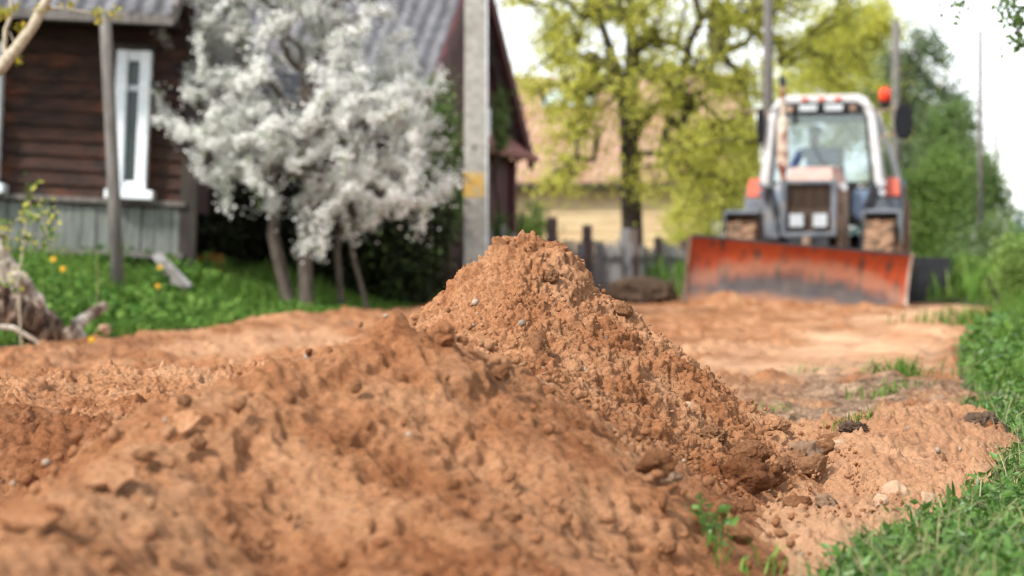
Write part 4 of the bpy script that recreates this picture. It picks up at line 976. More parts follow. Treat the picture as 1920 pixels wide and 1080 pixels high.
for y in (-2.72, 2.72): mb = MB(); mb.box((0.03, y, 0.95), (0.14, 0.18, 2.0)); mb.build('corner_board', M['maroon'], h2, bevel=0.008)

# yellow house with faded pink roof
O3 = Vector((0.232*48.7-6.8, 48.7, 0.2))
h3 = empty('yellow_house', O3, RZ, label='yellow clapboard house with faded pink roof and white chimney behind the maple', cat='house')
mb = MB(); z = -0.2
while z < 2.25: mb.prism([(0.0, z), (-0.03, z), (-0.008, z+0.19), (0, z+0.19)], 'x', -8.0, 0.0); z += 0.187
mb.box((-4.0, 3.5, 1.1), (7.98, 6.98, 2.5)); mb.build('wall', M['yellow_wall'], h3)
mb = MB(); mb.hexa([(-8.5, -0.5, 2.22), (0.45, -0.5, 2.22), (0.45, 3.5, 4.95), (-8.5, 3.5, 4.95)], [(-8.5, -0.5, 2.28), (0.45, -0.5, 2.28), (0.45, 3.5, 5.02), (-8.5, 3.5, 5.02)])
for i in range(50): x = -8.4+i*0.178; mb.bar((x, -0.5, 2.30), (x, 3.5, 5.04), 0.04, 0.05)
mb.build('roof_slope', M['pink'], h3)
mb = MB(); mb.hexa([(-8.5, 7.5, 2.22), (-8.5, 3.51, 4.95), (0.45, 3.51, 4.95), (0.45, 7.5, 2.22)], [(-8.5, 7.5, 2.28), (-8.5, 3.51, 5.02), (0.45, 3.51, 5.02), (0.45, 7.5, 2.28)]); mb.build('roof_slope', M['pink'], h3)
mb = MB(); mb.prism([(0.0, 2.25), (3.5, 4.88), (7.0, 2.25)], 'x', -0.06, 0.0); mb.build('gable_wall', M['yellow_wall'], h3)
mb = MB(); mb.box((-4.0, -0.44, 2.18), (8.8, 0.06, 0.16)); mb.build('fascia', M['trimdark'], h3)
mb = MB(); mb.box((0.0, 0.0, 1.1), (0.22, 0.22, 2.4)); mb.build('corner_board', M['trimdark'], h3)
cy = 2.6; cp = at(1057, 150, 51.2)-O3; cxl = cp.x*CT-cp.y*ST
ch = MB(); ch.box((cxl, cy, 4.7), (0.62, 0.62, 1.4)); ch.box((cxl, cy, 5.36), (0.74, 0.74, 0.14)); cho = ch.build('chimney', M['brick'], h3, bevel=0.01)
mb = MB(); mb.hexa([(cxl-0.6, cy-0.62, 4.2), (cxl+0.6, cy-0.62, 4.2), (cxl+0.6, cy+0.34, 4.5), (cxl-0.6, cy+0.34, 4.5)], [(cxl-0.60, cy-0.58, 4.42), (cxl+0.60, cy-0.58, 4.42), (cxl+0.42, cy+0.36, 4.75), (cxl-0.42, cy+0.36, 4.75)]); mb.build('flashing', M['lightblue'], cho)

# ------------------------------------------------------------------ poles
Yp = 23.5; b = at(893, 560, Yp); b.z = gz(b.x, Yp)-0.1
pr = empty('concrete_pole', b, label='square tapered concrete power pole with a yellow painted band', cat='pole')
mb = MB(); H = 8.5; w0, w1 = 0.283, 0.20
def sq(z): w = w0+(w1-w0)*z/H; return w/2
def shaft(mb, za, zb, grow=0.0):
    a, c = sq(za)+grow, sq(zb)+grow
    mb.hexa([(-a, -a*0.8, za), (a, -a*0.8, za), (a, a*0.8, za), (-a, a*0.8, za)], [(-c, -c*0.8, zb), (c, -c*0.8, zb), (c, c*0.8, zb), (-c, c*0.8, zb)])
shaft(mb, 0, H); mb.build('shaft', M['concrete'], pr, bevel=0.02)
zb0 = CAMH+(500-373)/FPX*Yp-b.z; zb1 = CAMH+(500-322)/FPX*Yp-b.z
mb = MB(); shaft(mb, zb0, zb1, 0.004); pb = mb.build('painted_band', M['polepaint'], pr, bevel=0.02); pb.location.x = -0.018; pb.scale.x = 0.86
zc = CAMH+(500-230)/FPX*Yp-b.z; mb = MB(); mb.box((sq(zc)+0.012, -0.02, zc), (0.03, 0.05, 0.30)); mb.build('cable_clip', M['white'], pr, bevel=0.005)
zc = CAMH+(500-278)/FPX*Yp-b.z; mb = MB(); mb.tube([(-0.02, -0.8*sq(zc)-0.004, zc), (-0.02, -0.8*sq(zc)+0.03, zc)], 0.022, 12); mb.build('bolt_hole', M['trimdark'], pr)
mb = MB(); mb.box((sq(0)+0.006-0.03, -0.8*sq(2)-0.0, 2.4), (0.014, 0.012, 4.4)); mb.build('earth_strip', M['white'], pr)
def wpole(px, Y, wpx, h, label, lean=0.0, grp=None):
    b = at(px, 500, Y); b.z = gz(b.x, Y)-0.05; r = wpx*Y/FPX/2
    mb = MB(); mb.tube([(b.x, b.y, b.z), (b.x+lean*0.5*h, b.y, b.z+h/2), (b.x+lean*h, b.y, b.z+h)], [r*1.08, r, r*0.88], 12)
    return tag(mb.build('utility_pole', M['wood'], origin=b, smooth=True), label, 'pole', grp)
wpole(1439, 33.5, 19, 6.5, 'grey utility pole rising behind the left side of the tractor cab', 0.003, 'utility poles along the lane')
wpole(1680, 49, 17, 5.85, 'short weathered pole top showing above the tractor beacon among the trees', 0.0, 'utility poles along the lane')
wpole(1838, 40, 10, 4.65, 'thin tall dark pole beside the lowest dark tree at the right', 0.0, 'utility poles along the lane')
wpole(1869, 78, 7, 6.7, 'thinnest farthest pole, faint against the white sky at the right', 0.0, 'utility poles along the lane')

# ------------------------------------------------------------------ picket fence and things lying by it
def FE(Y): return Vector((0.232*Y-6.12, Y, gz(0.232*Y-6.12, Y)-0.05))
f0 = FE(27.5); fr_ = empty('picket_fence', f0, label='old grey picket fence with taller dark posts behind the sand heap', cat='fence')
tops = [(1035, 28.6, 1.16), (1101, 30.9, 1.10), (1172, 33.9, 1.10), (1190, 34.8, 1.12), (1234, 37.3, 1.02), (1281, 40.2, 1.0)]
M['postwood'] = solid('dark_post', (0.06, 0.04, 0.038), (0.15, 0.11, 0.10), 8, 0.9, stretch=(3, 3, 0.4))
M['silver'] = solid('silvered_wood', (0.13, 0.127, 0.125), (0.26, 0.255, 0.25), 9, 0.9, stretch=(3, 3, 0.4))
for i, (px, Y, zt) in enumerate(tops):
    p = at(px, 500, Y); zb = gz(p.x, Y)-0.1; mb = MB(); mb.box((p.x-f0.x, p.y-f0.y, (zb+zt)/2-f0.z), (0.14 if i != 2 else 0.16, 0.13, zt-zb)); mb.build('post', M['silver'] if i == 2 else M['postwood'], fr_, bevel=0.015)
mb = MB(); Y = 25.5; g = np.random.default_rng(3)
while Y < 42:
    p = FE(Y); h = 0.86+g.normal(0, 0.05)
    mb.bar((p.x-f0.x, p.y-f0.y, 0.0), (p.x-f0.x+g.normal(0, 0.02), p.y-f0.y, h), 0.06, 0.02, (0, 1, 0)); Y += 0.135+abs(g.normal(0, 0.02))
for zz in (0.25, 0.68):
    a = FE(25.5)-f0; c = FE(42)-f0; a.z = c.z = zz; mr = MB(); mr.bar(a+Vector((0, 0.05, 0)), c+Vector((0, 0.05, 0)), 0.05, 0.06); mr.build('rail', M['postwood'], fr_)
mb.build('pickets', M['silver'], fr_)
lump('dirt_mound', Vector((1.72, 27.3, 0.05)), (0.75, 0.6, 0.36), 'dark brown heap of turf beside the fence, left of the blade', 'dirt mound', None, M['root'], 301, sub=5, fine=0.12, sink=0.2)
lump('dirt_mound', Vector((1.42, 28.0, 0.05)), (0.45, 0.4, 0.3), 'small dark earth clump at the foot of the silvered fence post', 'dirt mound', None, M['root'], 302, sub=4, fine=0.12, sink=0.2)

# old root stock and lumber in the weeds at the left
M['drift'] = solid('bleached_log', (0.26, 0.21, 0.16), (0.58, 0.52, 0.45), 11, 0.85, bump=0.01, stretch=(1, 3, 1), c3=(0.08, 0.05, 0.035), s3=3.0, m3=(0.5, 0.62))
M['rot'] = solid('rotten_wood', (0.03, 0.02, 0.014), (0.14, 0.075, 0.045), 9, 0.95, bump=0.012, c3=(0.34, 0.27, 0.22), s3=4, m3=(0.55, 0.68))
def gnarl(name, pts, rad, mat, label, cat, seed, parent=None, amp=0.3, grp=None):
    """A log: tube with noisy radius and split ends."""
    pts = [Vector(p) for p in pts]; q = []; rr = []
    for i in range(len(pts)-1):
        for k in range(16): t = k/16; q.append(pts[i].lerp(pts[i+1], t)); rr.append(rad[i]+(rad[i+1]-rad[i])*t)
    q.append(pts[-1]); rr.append(rad[-1]); mb = MB(); mb.tube(q, rr, 30)
    V = np.array(mb.V); n = 30; cen = np.repeat(np.array(q), n, 0)
    f = 1+amp*vn3(V[:, 0]*7+seed, V[:, 1]*7, V[:, 2]*7, seed)+0.9*amp*np.abs(vn3(V[:, 0]*19+seed, V[:, 1]*19, V[:, 2]*9, seed+1))+0.5*amp*vn3(V[:, 0]*45, V[:, 1]*45, V[:, 2]*20, seed+2)
    mb.V = [tuple(v) for v in (cen+(V-cen)*f[:, None])]
    o = mb.build(name, mat, parent, origin=None if parent else q[0], smooth=False)
    return o if parent else tag(o, label, cat, grp)
YL = 13.2
lb = at(30, 560, YL); rs = empty('fallen_trunk', lb, label='bleached fallen trunk with dark rotten underside, slanting in the weeds', cat='log')
def L(px, py, Y=YL): return at(px, py, Y)-lb
gnarl('log', [L(-40, 440), L(10, 505), L(50, 560), L(98, 625)], [0.10, 0.085, 0.075, 0.045], M['drift'], None, None, 5, rs, 0.25)
gnarl('rotten_root', [L(-30, 540), L(20, 580), L(70, 610), L(125, 640), L(150, 660)], [0.14, 0.13, 0.11, 0.06, 0.03], M['rot'], None, None, 6, rs, 0.45)
gnarl('tree_branch', [at(130, 612, 13.0), at(142, 628, 13.0), at(165, 645, 13.0)], [0.05, 0.055, 0.03], M['drift'], 'pale broken log end standing at the edge of the weeds', 'log', 7, amp=0.3)
gnarl('tree_branch', [at(140, 610, 13.6), at(170, 590, 13.7), at(196, 574, 13.8)], [0.04, 0.035, 0.025], M['drift'], 'stubby branch pointing up to the right behind the broken log end', 'log', 8, amp=0.3)
gnarl('tree_branch', [at(-20, 612, 12.4), at(25, 615, 12.4), at(60, 635, 12.4), at(95, 660, 12.4)], [0.016, 0.014, 0.012, 0.008], M['drift'], 'thin curved dead branch low at the left edge', 'log', 9, amp=0.15)
lump('stone', at(195, 622, 14), (0.10, 0.08, 0.07), 'pale stone at the weed edge right of the broken log', 'stone', None, M['stone'], 303, facet=True)
def plank(p0, p1, w, th, label, mat='wood', up=(0.3, -1, 0.3)):
    mb = MB(); mb.bar(p0, p1, w, th, up); return tag(mb.build('plank', M[mat], origin=p0, bevel=0.006), label, 'plank', 'planks leaning at the house corner')
plank(at(352, 540, 19.4), at(293, 478, 19.9), 0.10, 0.03, 'longer grey plank leaning at the corner of the wooden house', 'silver')
plank(at(338, 540, 19.3), at(302, 492, 19.6), 0.09, 0.03, 'shorter dark plank beside the longer grey plank', 'wood')
M['rust'] = solid('orange_rust', (0.42, 0.16, 0.03), (0.60, 0.30, 0.07), 30, 0.8)
gb = at(382, 540, 22.2); gr = empty('wicker_basket', gb, label='orange-brown lattice basket standing by the dark shrub', cat='basket')
mb = MB(); 
for i in range(17): x = -0.19+i*0.0237; mb.bar((x*0.8, 0, -0.05), (x, -0.02, 0.34+0.03*math.sin(i*1.7)), 0.011, 0.011)
mb.build('staves', M['rust'], gr); mb = MB()
for i in range(17): x = -0.19+i*0.0237; mb.bar((x*0.8, 0.26, -0.05), (x, 0.30, 0.34+0.03*math.sin(i*2.3)), 0.011, 0.011)
mb.build('staves', M['rust'], gr)
mb = MB()
for i in range(6):
    z = 0.0+i*0.058; k = 0.155+0.04*z/0.35; mb.tube([(k*math.cos(a), 0.14+0.17*math.sin(a)-0.02, z) for a in np.linspace(0, 2*math.pi, 20)], 0.010, 6)
mb.build('hoops', M['rust'], gr)
# slender sapling with fresh leaves before the log
g = np.random.default_rng(14); Ys = 12.2; sb0 = at(40, 660, Ys)
cl_ = np.array([at(px, py, Ys+g.normal(0, 0.1)) for px, py in [(55, 370), (75, 405), (90, 440), (40, 440), (20, 420), (8, 470), (100, 410), (60, 345), (70, 460), (30, 500), (105, 460), (15, 530), (50, 395), (85, 385), (-10, 480), (5, 440)]])
tree('sapling', 'thin sapling with sparse fresh leaves at the left edge', 'sapling', tuple(sb0), [[(tuple(sb0), 0.007), (tuple(at(35, 540, Ys)), 0.006), (tuple(at(50, 400, Ys)), 0.004)]], cl_, 210, 0.045, 0.042, [('crown', M['lime'], 0.35, 1.0), ('young_leaves', M['younggreen'], 0.65, 1.0)], M['palebark'], 14, rtip=0.002, rmax=0.008, zmin=0.2, along=0.5)
g = np.random.default_rng(15)
for i, (px, py, pt, Y) in enumerate([(222, 612, 560, 16.5), (293, 605, 545, 17.5), (395, 600, 575, 17.5), (235, 615, 575, 16.6), (178, 610, 470, 15.5)]):
    p = at(px, py, Y); q = at(px+g.uniform(-4, 8), pt, Y); mb = MB(); mb.tube([p, p.lerp(q, 0.5)+Vector((g.normal(0, 0.02), 0, 0)), q], [0.006, 0.005, 0.002], 6)
    tag(mb.build('dry_stalk', M['drygrass'], origin=p), 'dry pale grass stalk in the left weeds', 'stalk', 'dry stalks in the left weeds')

# dark sheet-metal panel beyond the tractor
pm = solid('dark_sheet', (0.018, 0.019, 0.022), (0.032, 0.034, 0.038), 6, 0.55); mb = MB()
corrugated(mb, -0.27, 0.27, 0.0, 0.0, 0.001, 0.62, 0.075, 0.010, 0.012)
p = at(1744, 560, 28.5); p.z = gz(p.x, 28.5)-0.06; pe = empty('metal_panel', p, label='dark corrugated metal panel standing behind the right end of the blade', cat='panel')
mb.build('sheet', pm, pe)
for s in (-1, 1): mb = MB(); mb.box((s*0.26, 0.05, 0.30), (0.04, 0.05, 0.62)); mb.build('post', pm, pe)

# ------------------------------------------------------------------ tractor (local x to the photo's right, y rearwards)
M['tgrey'] = solid('tractor_grey', (0.085, 0.10, 0.12), (0.17, 0.19, 0.215), 5, 0.5, c3=(0.26, 0.19, 0.13), s3=2.5, m3=(0.55, 0.75))
M['tlight'] = solid('cab_white', (0.50, 0.50, 0.50), (0.66, 0.66, 0.66), 6, 0.45, c3=(0.34, 0.29, 0.24), s3=4, m3=(0.58, 0.8))
M['tdark'] = solid('tractor_black', (0.016, 0.017, 0.02), (0.04, 0.042, 0.046), 8, 0.6)
M['mblack'] = solid('mirror_black', (0.006, 0.007, 0.010), rough=0.9)
M['torange'] = solid('hood_orange', (0.50, 0.15, 0.07), (0.62, 0.27, 0.17), 5, 0.5, c3=(0.60, 0.45, 0.38), s3=3, m3=(0.45, 0.7))
M['thood'] = solid('hood_faded', (0.50, 0.32, 0.26), (0.58, 0.42, 0.36), 6, 0.5, c3=(0.48, 0.22, 0.14), s3=3, m3=(0.55, 0.8))
M['tred'] = solid('lamp_red', (0.62, 0.10, 0.055), (0.70, 0.16, 0.09), 8, 0.4)
M['rubber'] = solid('muddy_tyre', (0.035, 0.028, 0.022), (0.10, 0.06, 0.035), 6, 0.9, c3=(0.26, 0.15, 0.09), s3=4.0, m3=(0.36, 0.56))
M['grille'] = solid('grille_mesh', (0.045, 0.030, 0.022), (0.12, 0.075, 0.05), 40, 0.8, bump=0.004)
M['lens'] = solid('lamp_glass', (0.36, 0.39, 0.41), (0.55, 0.58, 0.60), 30, 0.15)
M['rusty'] = solid('rusted_pipe', (0.50, 0.40, 0.31), (0.62, 0.54, 0.46), 8, 0.8, c3=(0.20, 0.06, 0.03), s3=3.0, m3=(0.47, 0.56))
M['muddy'] = solid('muddy_steel', (0.17, 0.11, 0.075), (0.36, 0.25, 0.18), 6, 0.85, bump=0.005)
M['amber'] = solid('beacon_orange', (0.75, 0.05, 0.015), (0.78, 0.07, 0.02), 10, 0.25)
M['windscreen'] = glassmat('windscreen', (0.86, 0.93, 0.90), 0.05, 0.06, (0.64, 0.71, 0.74))
M['cloth'] = solid('blue_work_jacket', (0.07, 0.12, 0.32), (0.12, 0.18, 0.42), 18, 0.9, bump=0.004)
M['skin'] = solid('skin', (0.45, 0.25, 0.17), (0.52, 0.31, 0.22), 30, 0.6)
M['hair'] = solid('dark_cap', (0.012, 0.012, 0.014), (0.03, 0.03, 0.035), 30, 0.8)
# blade: orange paint worn to bare dark steel, sand caked towards the foot
m, t, b = nm('blade_paint')
tc = node(t, 'ShaderNodeTexCoord'); sp = node(t, 'ShaderNodeSeparateXYZ'); t.links.new(tc.outputs['Object'], sp.inputs[0])
def nzb(s, stretch=(1, 1, 1), d=6.0):
    mp = node(t, 'ShaderNodeMapping'); mp.inputs['Scale'].default_value = stretch; t.links.new(tc.outputs['Object'], mp.inputs[0])
    n = node(t, 'ShaderNodeTexNoise', Scale=s, Detail=d, Roughness=0.62); t.links.new(mp.outputs[0], n.inputs['Vector']); return n.outputs['Fac']
def math_(op, a, b_):
    n = node(t, 'ShaderNodeMath', operation=op)
    for i, v in enumerate((a, b_)):
        if hasattr(v, 'is_linked'): t.links.new(v, n.inputs[i])
        else: n.inputs[i].default_value = v
    return n.outputs[0]
paint = ramp(t, nzb(3.0, (1.2, 1, 0.5)), [(0.35, (0.33, 0.045, 0.016)), (0.6, (0.47, 0.078, 0.022))]).outputs[0]
scr = ramp(t, nzb(5.0, (2.2, 1, 0.28)), [(0.55, (0, 0, 0)), (0.63, (1, 1, 1))]).outputs[0]
paint = mixc(t, scr, paint, (0.07, 0.045, 0.04))
# worn crescent: high in the middle, low at the ends
x2 = math_('MULTIPLY', sp.outputs['X'], sp.outputs['X']); arc = math_('ADD', math_('MULTIPLY', x2, 0.16), sp.outputs['Z'])
arc = math_('ADD', arc, math_('MULTIPLY', math_('SUBTRACT', nzb(2.6), 0.5), 0.34)); arc = math_('ADD', arc, math_('MULTIPLY', math_('SUBTRACT', nzb(11.0, (1, 1, 0.6)), 0.5), 0.22))
worn = ramp(t, arc, [(0.42, (1, 1, 1)), (0.56, (0, 0, 0))]).outputs[0]
steel = ramp(t, nzb(6.0), [(0.35, (0.045, 0.042, 0.045)), (0.65, (0.13, 0.10, 0.09))]).outputs[0]
halo = ramp(t, arc, [(0.40, (0, 0, 0)), (0.52, (1, 1, 1)), (0.60, (1, 1, 1)), (0.72, (0, 0, 0))]).outputs[0]
col = mixc(t, math_('MULTIPLY', halo, 0.6), paint, (0.36, 0.22, 0.15)); col = mixc(t, worn, col, steel)
foot = math_('ADD', sp.outputs['Z'], math_('MULTIPLY', math_('SUBTRACT', nzb(3.0), 0.5), 0.40))
mud = ramp(t, foot, [(0.12, (1, 1, 1)), (0.24, (0, 0, 0))]).outputs[0]
col = mixc(t, mud, col, ramp(t, nzb(9.0), [(0.3, (0.22, 0.09, 0.04)), (0.7, (0.42, 0.20, 0.10))]).outputs[0])
t.links.new(col, b.inputs['Base Color']); b.inputs['Roughness'].default_value = 0.5
bp = node(t, 'ShaderNodeBump', Strength=0.4, Distance=0.01); t.links.new(nzb(14.0), bp.inputs['Height']); t.links.new(bp.outputs[0], b.inputs['Normal'])
M['blade'] = m

T0 = Vector((3.70, 26.6, 0.0)); T0.z = gz(3.7, 26.6)
tr = empty('tractor', T0, RZ, label='grey and orange wheeled tractor with white cab and orange dozer blade', cat='tractor')
# hood, grille, lamps
hx = 0.335
mb = MB()
prof = [(-0.26, 1.00), (-0.335, 1.10), (-0.335, 1.50), (-0.26, 1.72), (0.26, 1.72), (0.335, 1.50), (0.335, 1.10), (0.26, 1.00)]
def ringz(y, k, dz): return [(x*k, y, 1.0+(z-1.0)*dz) for x, z in prof]
rings = [ringz(0.05, 0.98, 0.73), ringz(0.30, 1.0, 0.99), ringz(1.0, 1.05, 1.05), ringz(1.80, 1.08, 1.10)]
vs = [p for r in rings for p in r]; n = len(prof); fs = [tuple(range(n)), tuple(reversed(range(3*n, 4*n)))]
for i in range(3):
    for j in range(n): fs.append((i*n+j, (i+1)*n+j, (i+1)*n+(j+1) % n, i*n+(j+1) % n))
mb.add(vs, fs); hood = mb.build('hood', M['torange'], tr, bevel=0.03)
mb = MB(); mb.hexa([(-0.29, 0.03, 1.545), (0.29, 0.03, 1.545), (0.27, 0.32, 1.725), (-0.27, 0.32, 1.725)], [(-0.28, 0.02, 1.565), (0.28, 0.02, 1.565), (0.26, 0.32, 1.745), (-0.26, 0.32, 1.745)])
mb.hexa([(-0.27, 0.32, 1.725), (0.27, 0.32, 1.725), (0.28, 1.78, 1.80), (-0.28, 1.78, 1.80)], [(-0.26, 0.32, 1.745), (0.26, 0.32, 1.745), (0.27, 1.78, 1.822), (-0.27, 1.78, 1.822)])
mb.build('hood_top', M['thood'], tr, bevel=0.008)
mb = MB()
mb.box((-0.315, 0.0, 1.22), (0.07, 0.14, 0.70)); mb.box((0.315, 0.0, 1.22), (0.07, 0.14, 0.70)); mb.box((0, 0.0, 1.545), (0.56, 0.14, 0.05)); mb.box((0, 0.0, 0.90), (0.56, 0.14, 0.06))
gf = mb.build('grille_frame', M['tgrey'], tr, bevel=0.015)
mb = MB(); mb.box((0, 0.03, 1.23), (0.56, 0.05, 0.62))
for i in range(15): mb.box((0, 0.0, 1.24+i*0.0195), (0.54, 0.012, 0.006))
for i in range(3): mb.box((-0.14+0.14*i, -0.004, 1.38), (0.014, 0.014, 0.30))
mb.build('grille', M['grille'], gf)
for s in (-1, 1):
    hl = MB(); hl.box((s*0.145, -0.035, 1.07), (0.20, 0.06, 0.19)); ho = hl.build('headlight', M['tdark'], tr, bevel=0.02)
    mb = MB(); mb.box((s*0.145, -0.069, 1.07), (0.175, 0.012, 0.165)); mb.build('lens', M['lens'], ho, bevel=0.02)
mb = MB(); mb.box((0, 0.10, 0.80), (0.50, 0.30, 0.20)); mb.box((0, -0.12, 0.74), (0.10, 0.3, 0.24)); mb.build('front_weight', M['tdark'], tr, bevel=0.02)
mb = MB(); mb.tube([(0.0, -0.30, 0.62), (0.0, -0.28, 0.86)], 0.055, 12); mb.build('tow_pin', M['muddy'], tr)
mb = MB(); mb.box((0, 1.0, 0.78), (0.46, 1.6, 0.50)); mb.box((0.36, 0.75, 1.10), (0.10, 0.9, 0.75)); mb.box((0.30, 1.2, 0.9), (0.2, 0.5, 0.35)); mb.build('engine', M['muddy'], tr, bevel=0.03)
for s in (-1, 1):                                   # side marker lamps on brackets
    mb = MB(); mb.tube([(s*0.40, 0.33, 1.50), (s*0.40, 0.42, 1.50)], 0.055, 14); mb.box((s*0.36, 0.40, 1.46), (0.08, 0.03, 0.05)); mb.build('marker_lamp', M['lens'], tr)
# exhaust
mb = MB(); mb.tube([(-0.43, 1.05, 1.45), (-0.43, 1.05, 1.74)], 0.045, 14); mb.tube([(-0.43, 1.05, 1.74), (-0.43, 1.05, 1.78), (-0.43, 1.05, 2.38), (-0.43, 1.05, 2.44)], [0.05, 0.078, 0.078, 0.045], 16)
mb.tube([(-0.43, 1.05, 2.44), (-0.43, 1.05, 2.86)], 0.034, 14); ex = mb.build('exhaust', M['rusty'], tr, smooth=False)
mb = MB(); mb.tube([(-0.43, 1.05, 2.84), (-0.43, 1.05, 2.90), (-0.43, 1.04, 2.97)], [0.04, 0.052, 0.035], 14); mb.build('rain_cap', M['tdark'], ex)
# cab
def cabring(z): k = (z-1.2)/1.5; return 0.80-0.13*max(0, k)
for s in (-1, 1):
    mb = MB(); mb.bar((s*0.76, 1.88, 1.58), (s*0.655, 1.92, 2.52), 0.10, 0.10, (0, 1, 0)); mb.bar((s*0.655, 1.92, 2.50), (s*0.545, 1.95, 2.73), 0.11, 0.10, (0, 1, 0)); mb.build('front_pillar', M['tlight'], tr, bevel=0.02)
for s in (-1, 1):
    mb = MB(); mb.bar((s*0.98, 3.15, 1.60), (s*0.66, 3.10, 2.62), 0.07, 0.09, (0, 1, 0)); mb.build('rear_pillar', M['tlight'], tr, bevel=0.015)
    mb = MB(); mb.bar((s*0.80, 2.55, 1.45), (s*0.67, 2.5, 2.6), 0.06, 0.06, (0, 1, 0)); mb.build('door_pillar', M['tlight'], tr, bevel=0.015)
mb = MB(); mb.prism([(-0.70, 2.56), (-0.58, 2.74), (-0.50, 2.785), (0.50, 2.785), (0.58, 2.74), (0.70, 2.56), (0.60, 2.60), (0.5, 2.66), (-0.5, 2.66), (-0.60, 2.60)], 'y', 1.84, 3.25); rf = mb.build('cab_roof', M['tlight'], tr, bevel=0.02)
mb = MB(); mb.box((0, 1.88, 2.66), (0.96, 0.08, 0.06)); mb.box((0, 1.92, 2.585), (1.1, 0.06, 0.10)); mb.box((0, 2.02, 2.50), (1.12, 0.10, 0.16)); mb.box((0, 2.6, 2.60), (1.15, 1.1, 0.03)); mb.build('visor', M['tdark'], rf)
for x in (-0.22, 0.0, 0.22): mb = MB(); mb.box((x, 1.825, 2.725), (0.085, 0.03, 0.05)); mb.build('roof_marker', M['tred'], rf, bevel=0.01)
for x in (-0.17, 0.17):
    mb = MB(); mb.box((x, 1.82, 2.605), (0.26, 0.07, 0.10)); wl = mb.build('work_lamp', M['tdark'], rf, bevel=0.015)
    mb = MB(); mb.box((x, 1.779, 2.605), (0.24, 0.012, 0.085)); mb.build('lens', M['lens'], wl, bevel=0.012)
for x in (-0.42, 0.42): mb = MB(); mb.tube([(x, 1.80, 2.60), (x, 1.88, 2.60)], 0.05, 12); mb.build('horn', M['muddy'], rf)
mb = MB()                                           # windscreen frame (black rubber), lower front windows
def quadframe(q, w, y):
    for i in range(4): a, c = q[i], q[(i+1) % 4]; mb.bar((a[0], y, a[1]), (c[0], y, c[1]), w, w*0.8, (0, 1, 0))
WS = [(-0.66, 1.60), (0.66, 1.60), (0.585, 2.54), (-0.585, 2.54)]
quadframe(WS, 0.045, 1.90); wf = mb.build('windscreen_frame', M['tdark'], tr)
mb = MB(); mb.add([(x, 1.905, z) for x, z in WS]+[(x, 1.911, z) for x, z in WS], [(0, 1, 2, 3), (7, 6, 5, 4), (0, 4, 5, 1), (1, 5, 6, 2), (2, 6, 7, 3), (3, 7, 4, 0)]); mb.build('pane', M['windscreen'], wf)
mb = MB(); mb.bar((0.15, 1.88, 1.66), (-0.16, 1.88, 2.18), 0.02, 0.02, (0, 1, 0)); mb.build('wiper', M['tdark'], wf)
for s in (-1, 1):                                   # lower front panels with narrow windows
    mb = MB(); q = [(s*0.34, 1.15), (s*0.52, 1.0), (s*0.74, 1.56), (s*0.36, 1.56)]
    mb.add([(x, 1.90, z) for x, z in q]+[(x, 1.96, z) for x, z in q], [(0, 1, 2, 3), (7, 6, 5, 4), (0, 4, 5, 1), (1, 5, 6, 2), (2, 6, 7, 3), (3, 7, 4, 0)]); lp = mb.build('lower_panel', M['tdark'], tr)
    mb = MB(); q = [(s*0.40, 1.20), (s*0.50, 1.12), (s*0.63, 1.52), (s*0.41, 1.52)]
    mb.add([(x, 1.885, z) for x, z in q]+[(x, 1.893, z) for x, z in q], [(0, 1, 2, 3), (7, 6, 5, 4), (0, 4, 5, 1), (1, 5, 6, 2), (2, 6, 7, 3), (3, 7, 4, 0)]); mb.build('pane', solid('blue_glass', (0.14, 0.20, 0.30), (0.22, 0.29, 0.40), 4, 0.15), lp)
mb = MB(); mb.box((0, 2.6, 1.12), (1.1, 1.3, 0.12)); mb.build('cab_floor', M['tdark'], tr, bevel=0.02); mb = MB(); mb.box((0, 3.2, 1.35), (1.25, 0.06, 0.5)); mb.build('cab_back', M['tdark'], tr, bevel=0.02)
mb = MB(); mb.box((0, 2.08, 1.50), (0.9, 0.25, 0.26)); mb.build('dashboard', M['tdark'], tr, bevel=0.04)
mb = MB(); mb.tube([(0.02+0.20*math.cos(a), 2.30+0.12*math.sin(a), 1.78+0.14*math.sin(a)) for a in np.linspace(0, 2*math.pi, 25)], 0.016, 8); mb.tube([(0.02, 2.12, 1.55), (0.02, 2.30, 1.78)], 0.03, 8); mb.bar((-0.17, 2.30, 1.78), (0.21, 2.30, 1.78), 0.03, 0.02); mb.build('steering_wheel', M['tdark'], tr)
mb = MB(); mb.box((0, 2.95, 1.50), (0.46, 0.45, 0.14)); mb.box((0, 3.14, 1.85), (0.42, 0.10, 0.62)); mb.build('seat', M['tdark'], tr, bevel=0.04)
